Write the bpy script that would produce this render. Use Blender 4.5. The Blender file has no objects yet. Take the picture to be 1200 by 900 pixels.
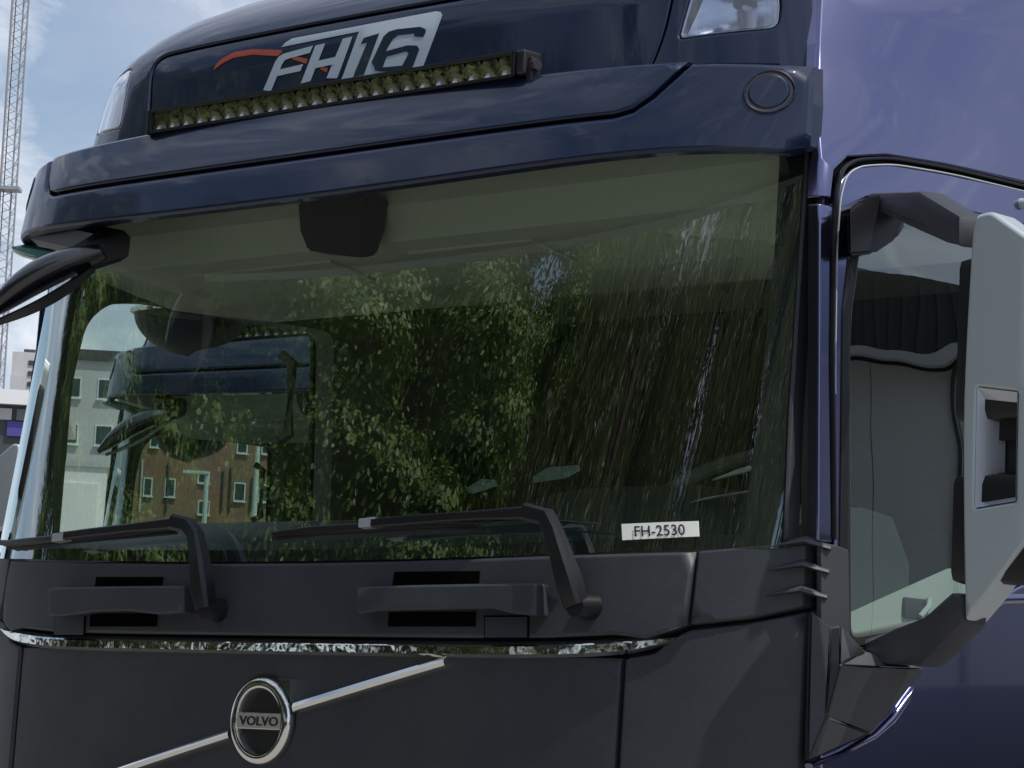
import bpy, bmesh, math, random
import numpy as np
from mathutils import Vector, Matrix
from mathutils.geometry import delaunay_2d_cdt
random.seed(7); rng = np.random.default_rng(7)
SC = bpy.context.scene
COL = SC.collection
cos, sin, PI = math.cos, math.sin, math.pi

# ------------------------------------------------------------------ camera
F = 3600.; TH = math.radians(43); PH = math.atan(425/3600.); RO = math.radians(2.6)
dv = (-sin(TH), cos(TH), 0); rv = (cos(TH), sin(TH), 0)
fv = (dv[0]*cos(PH), dv[1]*cos(PH), sin(PH)); uv = (-dv[0]*sin(PH), -dv[1]*sin(PH), cos(PH))
CAM = (4.57479, -4.22137, 1.57107)
cam = bpy.data.cameras.new('camera'); camo = bpy.data.objects.new('camera', cam); COL.objects.link(camo)
r_, u_, f_ = Vector(rv), Vector(uv), Vector(fv)
X_ = r_*cos(RO)+u_*sin(RO); Y_ = u_*cos(RO)-r_*sin(RO)
camo.matrix_world = Matrix(((X_.x, Y_.x, -f_.x, CAM[0]), (X_.y, Y_.y, -f_.y, CAM[1]), (X_.z, Y_.z, -f_.z, CAM[2]), (0, 0, 0, 1)))
cam.sensor_width = 36; cam.lens = 36*F/1200; cam.clip_start = .1; cam.clip_end = 5000
SC.camera = camo

# ------------------------------------------------------------------ sky, sun, exposure
SUN_AZ = math.radians(6); SUN_EL = math.radians(60)
sd = Vector((cos(SUN_AZ)*cos(SUN_EL), sin(SUN_AZ)*cos(SUN_EL), sin(SUN_EL)))
w = bpy.data.worlds.new('World'); SC.world = w; w.use_nodes = True
nt = w.node_tree; N = nt.nodes; L = nt.links; N.clear()
sky = N.new('ShaderNodeTexSky'); sky.sky_type = 'NISHITA'; sky.sun_disc = False
sky.sun_elevation = SUN_EL; sky.sun_rotation = math.atan2(sd.x, sd.y)
sky.air_density = 1.0; sky.dust_density = 1.2; sky.ozone_density = 1.5
tc = N.new('ShaderNodeTexCoord'); mp = N.new('ShaderNodeMapping'); mp.inputs['Scale'].default_value = (1, 1, 3.0)
L.new(tc.outputs['Generated'], mp.inputs['Vector'])
nz = N.new('ShaderNodeTexNoise'); nz.inputs['Scale'].default_value = 3.2; nz.inputs['Detail'].default_value = 9; nz.inputs['Roughness'].default_value = .58; nz.inputs['Distortion'].default_value = .5
L.new(mp.outputs['Vector'], nz.inputs['Vector'])
cr = N.new('ShaderNodeValToRGB'); cr.color_ramp.elements[0].position = .34; cr.color_ramp.elements[1].position = .60
cr.color_ramp.elements[0].color = (0, 0, 0, 1); cr.color_ramp.elements[1].color = (.9, .9, .9, 1)
L.new(nz.outputs['Fac'], cr.inputs['Fac'])
mx = N.new('ShaderNodeMixRGB'); mx.inputs['Color2'].default_value = (4.9, 5.4, 6.6, 1)
L.new(cr.outputs['Color'], mx.inputs['Fac']); L.new(sky.outputs['Color'], mx.inputs['Color1'])
nz2 = N.new('ShaderNodeTexNoise'); nz2.inputs['Scale'].default_value = 5.5; nz2.inputs['Detail'].default_value = 10; nz2.inputs['Roughness'].default_value = .62; nz2.inputs['Distortion'].default_value = 1.1
L.new(mp.outputs['Vector'], nz2.inputs['Vector'])
cr2 = N.new('ShaderNodeValToRGB'); cr2.color_ramp.elements[0].position = .52; cr2.color_ramp.elements[1].position = .70
cr2.color_ramp.elements[0].color = (0, 0, 0, 1); cr2.color_ramp.elements[1].color = (.85, .85, .85, 1); L.new(nz2.outputs['Fac'], cr2.inputs['Fac'])
mx2 = N.new('ShaderNodeMixRGB'); mx2.inputs['Color2'].default_value = (8.6, 8.9, 9.4, 1); L.new(cr2.outputs['Color'], mx2.inputs['Fac']); L.new(mx.outputs['Color'], mx2.inputs['Color1'])
bg = N.new('ShaderNodeBackground'); bg.inputs['Strength'].default_value = .108
out = N.new('ShaderNodeOutputWorld'); L.new(mx2.outputs['Color'], bg.inputs['Color']); L.new(bg.outputs['Background'], out.inputs['Surface'])
sl = bpy.data.lights.new('sun', 'SUN'); sl.energy = 3.6; sl.angle = math.radians(.5); sl.color = (1, .95, .87)
so = bpy.data.objects.new('sun', sl); COL.objects.link(so); so.rotation_euler = sd.to_track_quat('Z', 'Y').to_euler(); so.location = (0, 0, 30)
SC.view_settings.view_transform = 'Standard'; SC.view_settings.look = 'None'; SC.view_settings.exposure = .12; SC.view_settings.gamma = 1
SC.cycles.transparent_max_bounces = 20; SC.cycles.max_bounces = 10

# ------------------------------------------------------------------ materials
def mat(name, col, rough=.5, metal=0., coat=0., noise=None, bump=None, spec=.5, coat_rough=.03, ior=1.5, dust=0):
    m = bpy.data.materials.new(name); m.use_nodes = True; n = m.node_tree.nodes; l = m.node_tree.links
    b = n['Principled BSDF']; b.inputs['Base Color'].default_value = (*col, 1); b.inputs['Roughness'].default_value = rough
    b.inputs['Metallic'].default_value = metal; b.inputs['Coat Weight'].default_value = coat; b.inputs['Coat Roughness'].default_value = coat_rough
    b.inputs['Specular IOR Level'].default_value = spec; b.inputs['IOR'].default_value = ior
    t = n.new('ShaderNodeTexCoord')
    if noise:
        sc_, amt, col2 = noise
        z = n.new('ShaderNodeTexNoise'); z.inputs['Scale'].default_value = sc_; z.inputs['Detail'].default_value = 6
        l.new(t.outputs['Object'], z.inputs['Vector'])
        c = n.new('ShaderNodeValToRGB'); c.color_ramp.elements[0].position = .5-amt; c.color_ramp.elements[1].position = .5+amt
        c.color_ramp.elements[0].color = (*col, 1); c.color_ramp.elements[1].color = (*col2, 1)
        l.new(z.outputs['Fac'], c.inputs['Fac']); l.new(c.outputs['Color'], b.inputs['Base Color'])
    if dust:
        z = n.new('ShaderNodeTexNoise'); z.inputs['Scale'].default_value = 2.6; z.inputs['Detail'].default_value = 8; z.inputs['Roughness'].default_value = .7; l.new(t.outputs['Object'], z.inputs['Vector'])
        q = n.new('ShaderNodeMapRange'); q.inputs['From Min'].default_value = .42; q.inputs['From Max'].default_value = .75; q.inputs['To Max'].default_value = dust; l.new(z.outputs['Fac'], q.inputs['Value'])
        x_ = n.new('ShaderNodeMixRGB'); x_.inputs['Color2'].default_value = (.24, .23, .21, 1); l.new(q.outputs['Result'], x_.inputs['Fac'])
        l.new(b.inputs['Base Color'].links[0].from_socket, x_.inputs['Color1']); l.new(x_.outputs['Color'], b.inputs['Base Color'])
    if bump:
        sc_, st, dist = bump
        z = n.new('ShaderNodeTexNoise'); z.inputs['Scale'].default_value = sc_; z.inputs['Detail'].default_value = 3
        l.new(t.outputs['Object'], z.inputs['Vector'])
        q = n.new('ShaderNodeBump'); q.inputs['Strength'].default_value = st; q.inputs['Distance'].default_value = dist
        l.new(z.outputs['Fac'], q.inputs['Height']); l.new(q.outputs['Normal'], b.inputs['Normal'])
    return m

def glass(name, tint, refl, ior=1.5, wave=0., boost=1.0):
    """thin pane: fresnel mix of a tinted see-through and a mirror sheen"""
    m = bpy.data.materials.new(name); m.use_nodes = True; n = m.node_tree.nodes; l = m.node_tree.links; n.clear()
    tr = n.new('ShaderNodeBsdfTransparent'); tr.inputs['Color'].default_value = (*tint, 1)
    gl = n.new('ShaderNodeBsdfGlossy'); gl.inputs['Roughness'].default_value = 0.0; gl.inputs['Color'].default_value = (*refl, 1)
    f0 = ((ior-1)/(ior+1))**2; ge = n.new('ShaderNodeNewGeometry'); dp = n.new('ShaderNodeVectorMath'); dp.operation = 'DOT_PRODUCT'
    l.new(ge.outputs['Incoming'], dp.inputs[0]); l.new(ge.outputs['Normal'], dp.inputs[1])
    def mth(op, a, b=None):
        q = n.new('ShaderNodeMath'); q.operation = op; q.use_clamp = op in ('SUBTRACT', 'MULTIPLY_ADD')
        for i, v in enumerate((a, b)):
            if v is None: continue
            if isinstance(v, (int, float)): q.inputs[i].default_value = v
            else: l.new(v, q.inputs[i])
        return q
    ab = mth('ABSOLUTE', dp.outputs['Value']); om = mth('SUBTRACT', 1.0, ab.outputs[0]); pw_ = mth('POWER', om.outputs[0], 5.0)
    mu = mth('MULTIPLY_ADD', pw_.outputs[0], (1-f0)*boost); mu.inputs[2].default_value = f0*boost
    mi = n.new('ShaderNodeMixShader'); o = n.new('ShaderNodeOutputMaterial')
    l.new(mu.outputs['Value'], mi.inputs['Fac']); l.new(tr.outputs['BSDF'], mi.inputs[1]); l.new(gl.outputs['BSDF'], mi.inputs[2]); l.new(mi.outputs['Shader'], o.inputs['Surface'])
    if wave:
        t = n.new('ShaderNodeTexCoord'); z = n.new('ShaderNodeTexNoise'); z.inputs['Scale'].default_value = 3.5; z.inputs['Detail'].default_value = 1
        q = n.new('ShaderNodeBump'); q.inputs['Strength'].default_value = 1.0; q.inputs['Distance'].default_value = wave
        l.new(t.outputs['Object'], z.inputs['Vector']); l.new(z.outputs['Fac'], q.inputs['Height']); l.new(q.outputs['Normal'], gl.inputs['Normal'])
    return m

M = {}
M['navy'] = mat('navy_paint', (.0038, .0105, .036), .45, .1, .72, spec=.2, noise=(2.0, .3, (.0048, .0125, .042)))
M['purple'] = mat('purple_metallic_paint', (.145, .150, .270), .21, 1.0, 1.0, noise=(900, .25, (.172, .178, .32)))
M['plastic'] = mat('grey_grained_plastic', (.023, .027, .035), .5, bump=(420, .35, .0012), noise=(260, .2, (.031, .036, .045)), spec=.5, dust=.10)
M['black'] = mat('black_plastic', (.007, .0075, .0095), .38, bump=(300, .2, .001))
M['rubber'] = mat('black_rubber', (.006, .006, .007), .6)
M['chrome'] = mat('chrome', (.82, .82, .80), .06, 1.0)
M['wavy_chrome'] = mat('rippled_chrome', (.82, .82, .80), .05, 1.0, bump=(11, .8, .0045))
M['silver'] = mat('silver_paint', (.40, .46, .485), .42, .3, .3, noise=(700, .3, (.44, .50, .525)))
M['silver2'] = mat('bright_silver_paint', (.50, .53, .58), .28, .7, .5)
M['headliner'] = mat('headliner_fabric', (.50, .51, .43), .9, noise=(60, .3, (.54, .55, .47)), bump=(200, .3, .002))
M['trim'] = mat('interior_trim', (.16, .17, .155), .7, bump=(200, .2, .001))
M['darktrim'] = mat('dark_interior_trim', (.028, .032, .036), .6, bump=(200, .2, .001))
M['dash'] = mat('dashboard_plastic', (.02, .032, .036), .5, bump=(300, .3, .001))
M['seat'] = mat('seat_fabric', (.018, .02, .02), .9, bump=(150, .5, .004))
M['doortrim'] = mat('pale_door_trim', (.36, .42, .38), .6, bump=(200, .2, .001))
M['ws'] = glass('windscreen_glass', (.84, .94, .87), (.93, 1, .97), 1.85, boost=2.5)
M['sideglass'] = glass('side_window_glass', (.87, .95, .92), (.95, 1, 1), 1.75, wave=.0014, boost=2.2)
M['lens'] = glass('lamp_lens', (.80, .85, .92), (1, 1, 1), 1.6, boost=3.0)
M['treetint'] = mat('tree_tint_reflector', (.60, .58, .44), .16, 1.0)  # warm tint paints the reflected trees into the LED cups
M['darkmetal'] = mat('dark_bracket_metal', (.05, .05, .055), .35, .6)
M['lampmetal'] = mat('lamp_reflector', (.55, .57, .62), .18, 1.0)
M['satin'] = mat('satin_metal', (.72, .72, .68), .38, 1.0)
M['void'] = mat('open_slot_shadow_gap', (.004, .004, .004), .95, spec=0)
M['gloss'] = mat('gloss_black_shell', (.006, .007, .012), .3, 0, 1.0)
M['mirror'] = mat('mirror_glass', (.8, .82, .82), .02, 1.0)
M['decal'] = mat('pale_blue_decal', (.42, .50, .58), .35, 0, .6)
M['decaldark'] = mat('navy_decal', (.010, .020, .052), .3, .3, 1.0)
M['red'] = mat('red_decal', (.42, .075, .05), .35, 0, .6)
M['paper'] = mat('white_paper', (.78, .80, .76), .8)
M['ink'] = mat('black_ink', (.012, .012, .015), .6)
M['teal'] = mat('teal_tinted_end_cap', (.07, .26, .28), .15, 0, .8)
M['blade'] = mat('wiper_rubber', (.008, .008, .009), .45)

# ------------------------------------------------------------------ object helpers
def link(o, parent=None, **props):
    COL.objects.link(o)
    if parent: o.parent = parent
    for k, v in props.items(): o[k] = v
    return o
def thing(name, label, cat, loc=(0, 0, 0), rot=0, group=None):
    o = bpy.data.objects.new(name, None); COL.objects.link(o); o.location = loc; o.rotation_euler = (0, 0, rot)
    o['label'] = label; o['category'] = cat
    if group: o['group'] = group
    return o
def mesh_obj(name, V, Fc, m, parent=None, smooth=False, normals=None, **props):
    me = bpy.data.meshes.new(name); me.from_pydata([tuple(v) for v in V], [], [tuple(f) for f in Fc])
    if m: me.materials.append(m)
    me.update()
    if smooth: me.shade_smooth()
    if normals is not None: me.normals_split_custom_set_from_vertices([tuple(n) for n in normals])
    return link(bpy.data.objects.new(name, me), parent, **props)

class MB:
    def __init__(s): s.bm = bmesh.new()
    def box(s, x0, x1, y0, y1, z0, z1, bev=0, mtx=None):
        r = bmesh.ops.create_cube(s.bm, size=1)['verts']
        for v in r: v.co = Vector((x0+(x1-x0)*(v.co.x+.5), y0+(y1-y0)*(v.co.y+.5), z0+(z1-z0)*(v.co.z+.5)))
        if bev:
            es = list({e for v in r for e in v.link_edges})
            q = bmesh.ops.bevel(s.bm, geom=es, offset=bev, segments=2, affect='EDGES', profile=.6)
            r = list({v for f in q['faces'] for v in f.verts} | {v for v in r if v.is_valid})
        if mtx:
            for v in r: v.co = mtx @ v.co
        return s
    def loft(s, rings, cap=True):
        vs = [[s.bm.verts.new(p) for p in r] for r in rings]; n = len(rings[0])
        for a, b in zip(vs, vs[1:]):
            for i in range(n): s.bm.faces.new((a[i], a[(i+1) % n], b[(i+1) % n], b[i]))
        if cap:
            s.bm.faces.new(vs[0][::-1]); s.bm.faces.new(vs[-1])
        return s
    def tube(s, pts, rads, n=10, flat=1.0, up=(0, 0, 1)):
        pts = [Vector(p) for p in pts]; rings = []
        if not hasattr(rads, '__len__'): rads = [rads]*len(pts)
        for i, p in enumerate(pts):
            t = (pts[min(i+1, len(pts)-1)]-pts[max(i-1, 0)]).normalized()
            a = Vector(up).cross(t)
            if a.length < 1e-4: a = Vector((1, 0, 0)).cross(t)
            a.normalize(); b = t.cross(a)
            rings.append([p+a*cos(2*PI*k/n)*rads[i]*flat+b*sin(2*PI*k/n)*rads[i] for k in range(n)])
        return s.loft(rings)
    def sect(s, pts, hw, hh, up=(0, 0, 1), bev=.25):
        """rectangular bar with chamfered corners along pts"""
        pts = [Vector(p) for p in pts]; rings = []
        if not hasattr(hw, '__len__'): hw = [hw]*len(pts)
        if not hasattr(hh, '__len__'): hh = [hh]*len(pts)
        for i, p in enumerate(pts):
            t = (pts[min(i+1, len(pts)-1)]-pts[max(i-1, 0)]).normalized()
            a = Vector(up).cross(t).normalized(); b = t.cross(a); c = 1-bev
            q = [(1, -c), (1, c), (c, 1), (-c, 1), (-1, c), (-1, -c), (-c, -1), (c, -1)]
            rings.append([p+a*(x*hw[i])+b*(y*hh[i]) for x, y in q])
        return s.loft(rings)
    def build(s, name, m, parent=None, smooth=False, ang=35, **props):
        bmesh.ops.recalc_face_normals(s.bm, faces=s.bm.faces)
        me = bpy.data.meshes.new(name); s.bm.to_mesh(me); s.bm.free(); me.materials.append(m)
        if smooth: me.shade_smooth(); me.set_sharp_from_angle(angle=math.radians(ang))
        return link(bpy.data.objects.new(name, me), parent, **props)

def ray(x, y):
    a = x-600; b = y-450; xp = a*cos(RO)+b*sin(RO); yp = -a*sin(RO)+b*cos(RO)
    return tuple(fv[i]*F+rv[i]*xp-uv[i]*yp for i in range(3))
def hit(x, y, g, t0=3/3600., t1=13/3600., n=250):
    R = ray(x, y); P = lambda t: tuple(CAM[i]+R[i]*t for i in range(3))
    a = t0; ga = g(*P(a))
    for i in range(1, n+1):
        b = t0+(t1-t0)*i/n; gb = g(*P(b))
        if ga < 0 <= gb:
            for _ in range(26):
                m = (a+b)/2
                if g(*P(m)) < 0: a = m
                else: b = m
            return P(b)
        a, ga = b, gb
    raise ValueError('no hit %s %s' % (x, y))

# surfaces of the cab: front ones give y from (x, z), side ones give |x| from (y, z)
def Q(u): u = abs(u); return .35*u*u+.65*u**6
def s_ws(x, z):
    w_ = 1.2-.065*(z-2); yc = .04+.2*(z-2); ye = .235+.09*(z-2)
    return yc+(ye-yc)*Q(x/w_)
def s_lid(x, z): return .235*Q(x/1.2)+.03*(z-1.6)
def s_scut(x, z): return .235*Q(x/1.2)+.006+.15*(z-1.8)*(1-.6*Q(x/1.2))
def s_vis(x, z):
    u = abs(x/1.16); q = .27*u*u+.73*u**7; k = z-2.65
    yc = -.05+.30*k+1.1*max(k-.06, 0)**2; ye = .235+.10*k
    return yc+(ye-yc)*q
def s_def(x, z):
    k = z-2.86; yc = .160+.17*k+5.0*max(z-3.06, 0)**2; ye = .335+.12*k+5.0*max(z-3.04, 0)**2
    w_ = 1.095-.22*max(min(k, .3), 0)
    u = min(abs(x/w_), 1.25); q = .25*u*u+.75*u**7
    return yc+(ye-yc)*q
ZJ = [0, 2.58, 2.75, 2.90, 3.05, 3.15, 3.30, 3.40, 3.50]; YJ = [.225, .225, .26, .315, .355, .43, .75, 1.1, 1.6]; XJ = [1.178, 1.178, 1.135, 1.09, 1.06, 1.005, .99, .98, .97]
def y_joint(z): return float(np.interp(z, ZJ, YJ))
def s_side(y, z):
    b_ = 1.2-.04*(z-1.9)+.05*(1-math.exp(-max(y-.2, 0)/.25))
    if z <= 2.45: return b_
    yj, xj = y_joint(z), float(np.interp(z, ZJ, XJ)); up = xj+(1.215-xj)*(1-math.exp(-max(y-yj, -.05)/.30))
    k = min(1, (z-2.45)/.35); k = k*k*(3-2*k); return b_+(up-b_)*k
def off(fn, o): return lambda a, b: fn(a, b)+o
def G(fn): return lambda x, y, z: y-fn(x, z)
GSIDE = lambda o=0: (lambda x, y, z: s_side(y, z)+o-x)
def fp(pts, fn):            # traced outline -> (x, z) on a front surface
    return [(h[0], h[2]) for h in (hit(*p, G(fn)) for p in pts)]
def sp(pts, o=0):           # traced outline -> (y, z) on the near side surface
    return [(h[1], h[2]) for h in (hit(*p, GSIDE(o)) for p in pts)]

def rnd(pts, r, n=5):
    """round the corners of a polygon; r a number or one per corner"""
    out = []; k = len(pts)
    for i in range(k):
        ri = r[i] if hasattr(r, '__len__') else r
        p = Vector(pts[i]); a = Vector(pts[i-1])-p; b = Vector(pts[(i+1) % k])-p
        m_ = min(ri, a.length*.45, b.length*.45)
        if m_ < 1e-5: out.append(tuple(p)); continue
        A = p+a.normalized()*m_; B = p+b.normalized()*m_
        for j in range(n+1):
            t = j/n; out.append(tuple(A*(1-t)**2+p*2*t*(1-t)+B*t*t))
    return out
def inside(poly, X, Y):
    px = np.array([p[0] for p in poly]); py = np.array([p[1] for p in poly]); qx = np.roll(px, -1); qy = np.roll(py, -1)
    X = np.asarray(X)[:, None]; Y = np.asarray(Y)[:, None]
    c = ((py > Y) != (qy > Y)) & (X < (qx-px)*(Y-py)/np.where(qy == py, 1e-12, qy-py)+px)
    return c.sum(1) % 2 == 1
def pdist(poly, X, Y):
    P = np.array(poly); Qn = np.roll(P, -1, 0); D = Qn-P; L2 = (D**2).sum(1)+1e-15
    W = np.stack([X, Y], 1)[:, None, :]-P[None]; t = np.clip((W*D).sum(2)/L2, 0, 1)
    return np.sqrt(((W-t[..., None]*D)**2).sum(2)).min(1)
def densify(poly, step):
    o = []
    for i, p in enumerate(poly):
        q = poly[(i+1) % len(poly)]; d = math.hypot(q[0]-p[0], q[1]-p[1]); n = max(1, int(math.ceil(d/step)))
        for j in range(n): o.append((p[0]+(q[0]-p[0])*j/n, p[1]+(q[1]-p[1])*j/n))
    return o

def patch(name, poly, pmap, m, parent=None, th=.012, bev=.004, holes=(), step=.05, flip=False, **props):
    """panel over a curved surface: pmap(a, b, depth) -> xyz. Rounded edges, real thickness (skirt going in)."""
    loops = [densify(poly, step)]+[densify(h, step) for h in holes]
    A = np.array([p for l_ in loops for p in l_]); x0, y0 = A.min(0); x1, y1 = A.max(0)
    gx, gy = np.meshgrid(np.arange(x0+step/2, x1, step), np.arange(y0+step/2, y1, step)); gx = gx.ravel(); gy = gy.ravel()
    def ins(X, Y):
        k = inside(poly, X, Y)
        for h in holes: k &= ~inside(h, X, Y)
        return k
    def dist(X, Y):
        d_ = pdist(poly, X, Y)
        for h in holes: d_ = np.minimum(d_, pdist(h, X, Y))
        return d_
    extra = []; eedge = []
    if bev:
        for l_ in loops:
            P = np.array(l_); T = np.roll(P, -1, 0)-np.roll(P, 1, 0); T /= np.linalg.norm(T, axis=1)[:, None]+1e-12
            Nn = np.stack([-T[:, 1], T[:, 0]], 1)
            area = sum(P[i-1][0]*P[i][1]-P[i][0]*P[i-1][1] for i in range(len(P))); sgn = (1 if area > 0 else -1)*(1 if l_ is loops[0] else -1)
            for o_ in (.3, 1.02):
                Z = P+Nn*sgn*bev*o_; k = ins(Z[:, 0], Z[:, 1]) & (dist(Z[:, 0], Z[:, 1]) > bev*o_*.85); idx = -np.ones(len(Z), int)
                for i in range(len(Z)):
                    if k[i]: idx[i] = len(extra); extra.append(tuple(Z[i]))
                for i in range(len(Z)):
                    j = (i+1) % len(Z)
                    if idx[i] >= 0 and idx[j] >= 0: eedge.append((idx[i], idx[j]))
    if len(gx):
        k = ins(gx, gy) & (dist(gx, gy) > max(step*.35, bev*1.5)); extra += list(zip(gx[k], gy[k]))
    verts = [Vector(p) for l_ in loops for p in l_]+[Vector((float(p[0]), float(p[1]))) for p in extra]
    edges = []; b0 = 0
    for l_ in loops:
        n = len(l_); edges += [(b0+i, b0+(i+1) % n) for i in range(n)]; b0 += n
    edges += [(int(b0+i), int(b0+j)) for i, j in eedge]
    vo, eo, fo, *_ = delaunay_2d_cdt(verts, edges, [], 0, 1e-6)
    V2 = np.array([tuple(v) for v in vo]); T3 = np.array([f for f in fo if len(f) == 3])
    cen = V2[T3].mean(1); T3 = T3[ins(cen[:, 0], cen[:, 1])]
    used = np.unique(T3); remap = -np.ones(len(V2), int); remap[used] = np.arange(len(used)); V2 = V2[used]; T3 = remap[T3]
    def drop(a, b):
        if not bev: return np.zeros(len(a))
        d_ = np.minimum(dist(a, b), bev); return bev-np.sqrt(np.maximum(bev**2-(bev-d_)**2, 0))
    ev = lambda a, b, dd: np.array([pmap(x, y, z) for x, y, z in zip(a, b, dd)])
    a, b = V2[:, 0], V2[:, 1]
    P = ev(a, b, drop(a, b)); e = 3e-4
    # analytic normal of the base surface; bevel normals leant outwards
    Da = ev(a+e, b, 0*a)-ev(a-e, b, 0*a); Db = ev(a, b+e, 0*a)-ev(a, b-e, 0*a)
    Nr = np.cross(Da, Db); Nr /= np.linalg.norm(Nr, axis=1)[:, None]
    inn = ev(a, b, 0*a+1e-3)-ev(a, b, 0*a)
    Nr *= -np.sign((Nr*inn).sum(1))[:, None]
    if bev:
        D0 = dist(a, b); g = np.stack([dist(a+e, b)-dist(a-e, b), dist(a, b+e)-dist(a, b-e)], 1)/(2*e)
        onb = D0 < 1e-5
        if onb.any():  # boundary verts: take the gradient slightly inside
            g2 = np.zeros_like(g)
            for s1, s2 in ((1, 0), (-1, 0), (0, 1), (0, -1), (.7, .7), (-.7, .7), (.7, -.7), (-.7, -.7)):
                X2, Y2 = a+s1*e*3, b+s2*e*3; k = ins(X2, Y2)*dist(X2, Y2); g2 += np.stack([k*s1, k*s2], 1)
            g2 /= np.linalg.norm(g2, axis=1)[:, None]+1e-12; g[onb] = g2[onb]
        gn = np.linalg.norm(g, axis=1)[:, None]+1e-9; g = g/gn
        Ua = Da/np.linalg.norm(Da, axis=1)[:, None]; Ub = Db/np.linalg.norm(Db, axis=1)[:, None]
        t_ = np.clip((bev-D0)/bev, 0, .94)
        outv = -(Ua*g[:, :1]+Ub*g[:, 1:])
        Nr = Nr*np.sqrt(1-t_**2)[:, None]+outv*t_[:, None]; Nr /= np.linalg.norm(Nr, axis=1)[:, None]
    # orient triangles
    tn = np.cross(P[T3[:, 1]]-P[T3[:, 0]], P[T3[:, 2]]-P[T3[:, 0]]); bad = (tn*Nr[T3[:, 0]]).sum(1) < 0
    T3[bad] = T3[bad][:, ::-1]
    Fc = [tuple(int(i) for i in f) for f in T3]; V = [tuple(p) for p in P]; NN = [tuple(n_) for n_ in Nr]
    if th:
        cnt = {}
        for f in Fc:
            for i in range(3): cnt[(f[i], f[(i+1) % 3])] = 1
        for (i, j) in list(cnt):
            if (j, i) not in cnt:
                k0 = len(V)
                p, q = Vector(V[i]), Vector(V[j])
                pi = Vector(pmap(a[i], b[i], th+(bev or 0))); qi = Vector(pmap(a[j], b[j], th+(bev or 0)))
                nn = (q-p).cross(pi-p); nn = nn.normalized() if nn.length > 0 else Vector((0, 0, 1))
                V += [tuple(p), tuple(q), tuple(qi), tuple(pi)]
                Fc.append((k0+1, k0, k0+3, k0+2)); NN += [tuple(-nn)]*4
    return mesh_obj(name, V, Fc, m, parent, True, NN, **props)
def fm(fn, o=0): return lambda a, b, d_: (a, fn(a, b)+o+d_, b)
def sm(s=1, o=0): return lambda a, b, d_: (s*(s_side(a, b)+o-d_), a, b)
def mirx(poly): return [(-p[0], p[1]) for p in poly][::-1]
def rect(x0, x1, z0, z1): return [(x0, z0), (x1, z0), (x1, z1), (x0, z1)]
def text2d(s, size=1, bold=0.0, sx=1.0):
    c = bpy.data.curves.new('lettering', 'FONT'); c.body = s; c.size = size; c.offset = bold; c.resolution_u = 3
    o = bpy.data.objects.new('lettering', c); COL.objects.link(o); dg = bpy.context.evaluated_depsgraph_get()
    me = bpy.data.meshes.new_from_object(o.evaluated_get(dg)); V = np.array([v.co[:2] for v in me.vertices]); Fc = [tuple(p.vertices) for p in me.polygons]
    bpy.data.objects.remove(o); bpy.data.curves.remove(c); bpy.data.meshes.remove(me)
    lo = V.min(0); hi = V.max(0); return (V-lo)/(hi-lo), Fc
def print_text(name, s, quad, m, parent, bold=.0, ext=.0):
    """quad: four xyz corners (bl, br, tr, tl)"""
    V, Fc = text2d(s, 1, bold); q = [Vector(p) for p in quad]
    P = [q[0]*(1-u)*(1-v)+q[1]*u*(1-v)+q[2]*u*v+q[3]*(1-u)*v for u, v in V]
    return mesh_obj(name, P, Fc, m, parent)
#SECTION2
# ------------------------------------------------------------------ the truck
T = thing('truck', 'dark navy truck cab with high roof, roof light bar and number label on its windscreen', 'truck')
gy = lambda Y: (lambda x, y, z: y-Y)
gx = lambda X: (lambda x, y, z: X-x)
gz = lambda Z: (lambda x, y, z: z-Z)
hy = lambda px, py, Y: hit(px, py, gy(Y))

def strip_z(x):
    u = abs(x); return 1.7505+.004*u*u+.030*u**8
# dark structure behind the panels
patch('front_structure', rect(-1.185, 1.185, 1.16, 1.93), fm(s_lid, .034), M['rubber'], T, th=.02, bev=0, step=.08)
patch('front_lid', rnd(rect(-.876, .876, 1.20, 1.742), [.02, .02, .004, .004]), fm(s_lid), M['plastic'], T, th=.025, bev=.005)
cp = [(.886, 1.20), (1.186, 1.20), (1.187, 1.50), (1.186, 1.838), (1.09, 1.812), (1.0, 1.797), (.975, 1.782), (.94, 1.752), (.886, 1.742)]
patch('corner_panel', rnd(cp, .008, 3), fm(s_lid, -.004), M['plastic'], T, th=.03, bev=.007)
patch('corner_panel', rnd(mirx(cp), .008, 3), fm(s_lid, -.004), M['plastic'], T, th=.03, bev=.007)
sct = [(-1.0, 1.805), (-.93, 1.778)]+[(x, strip_z(x)+.021) for x in np.linspace(-.87, .87, 13)]+[(.93, 1.778), (1.0, 1.805), (1.004, 1.940)]+[(x, 1.918+.022*x*x) for x in np.linspace(.95, -.95, 13)]+[(-1.004, 1.940)]
patch('wiper_panel', sct, fm(s_scut, -.016), M['plastic'], T, th=.05, bev=.007)
fpn = [(1.008, 1.806), (1.10, 1.820), (1.184, 1.846), (1.182, 1.962), (1.10, 1.954), (1.008, 1.942)]
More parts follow.
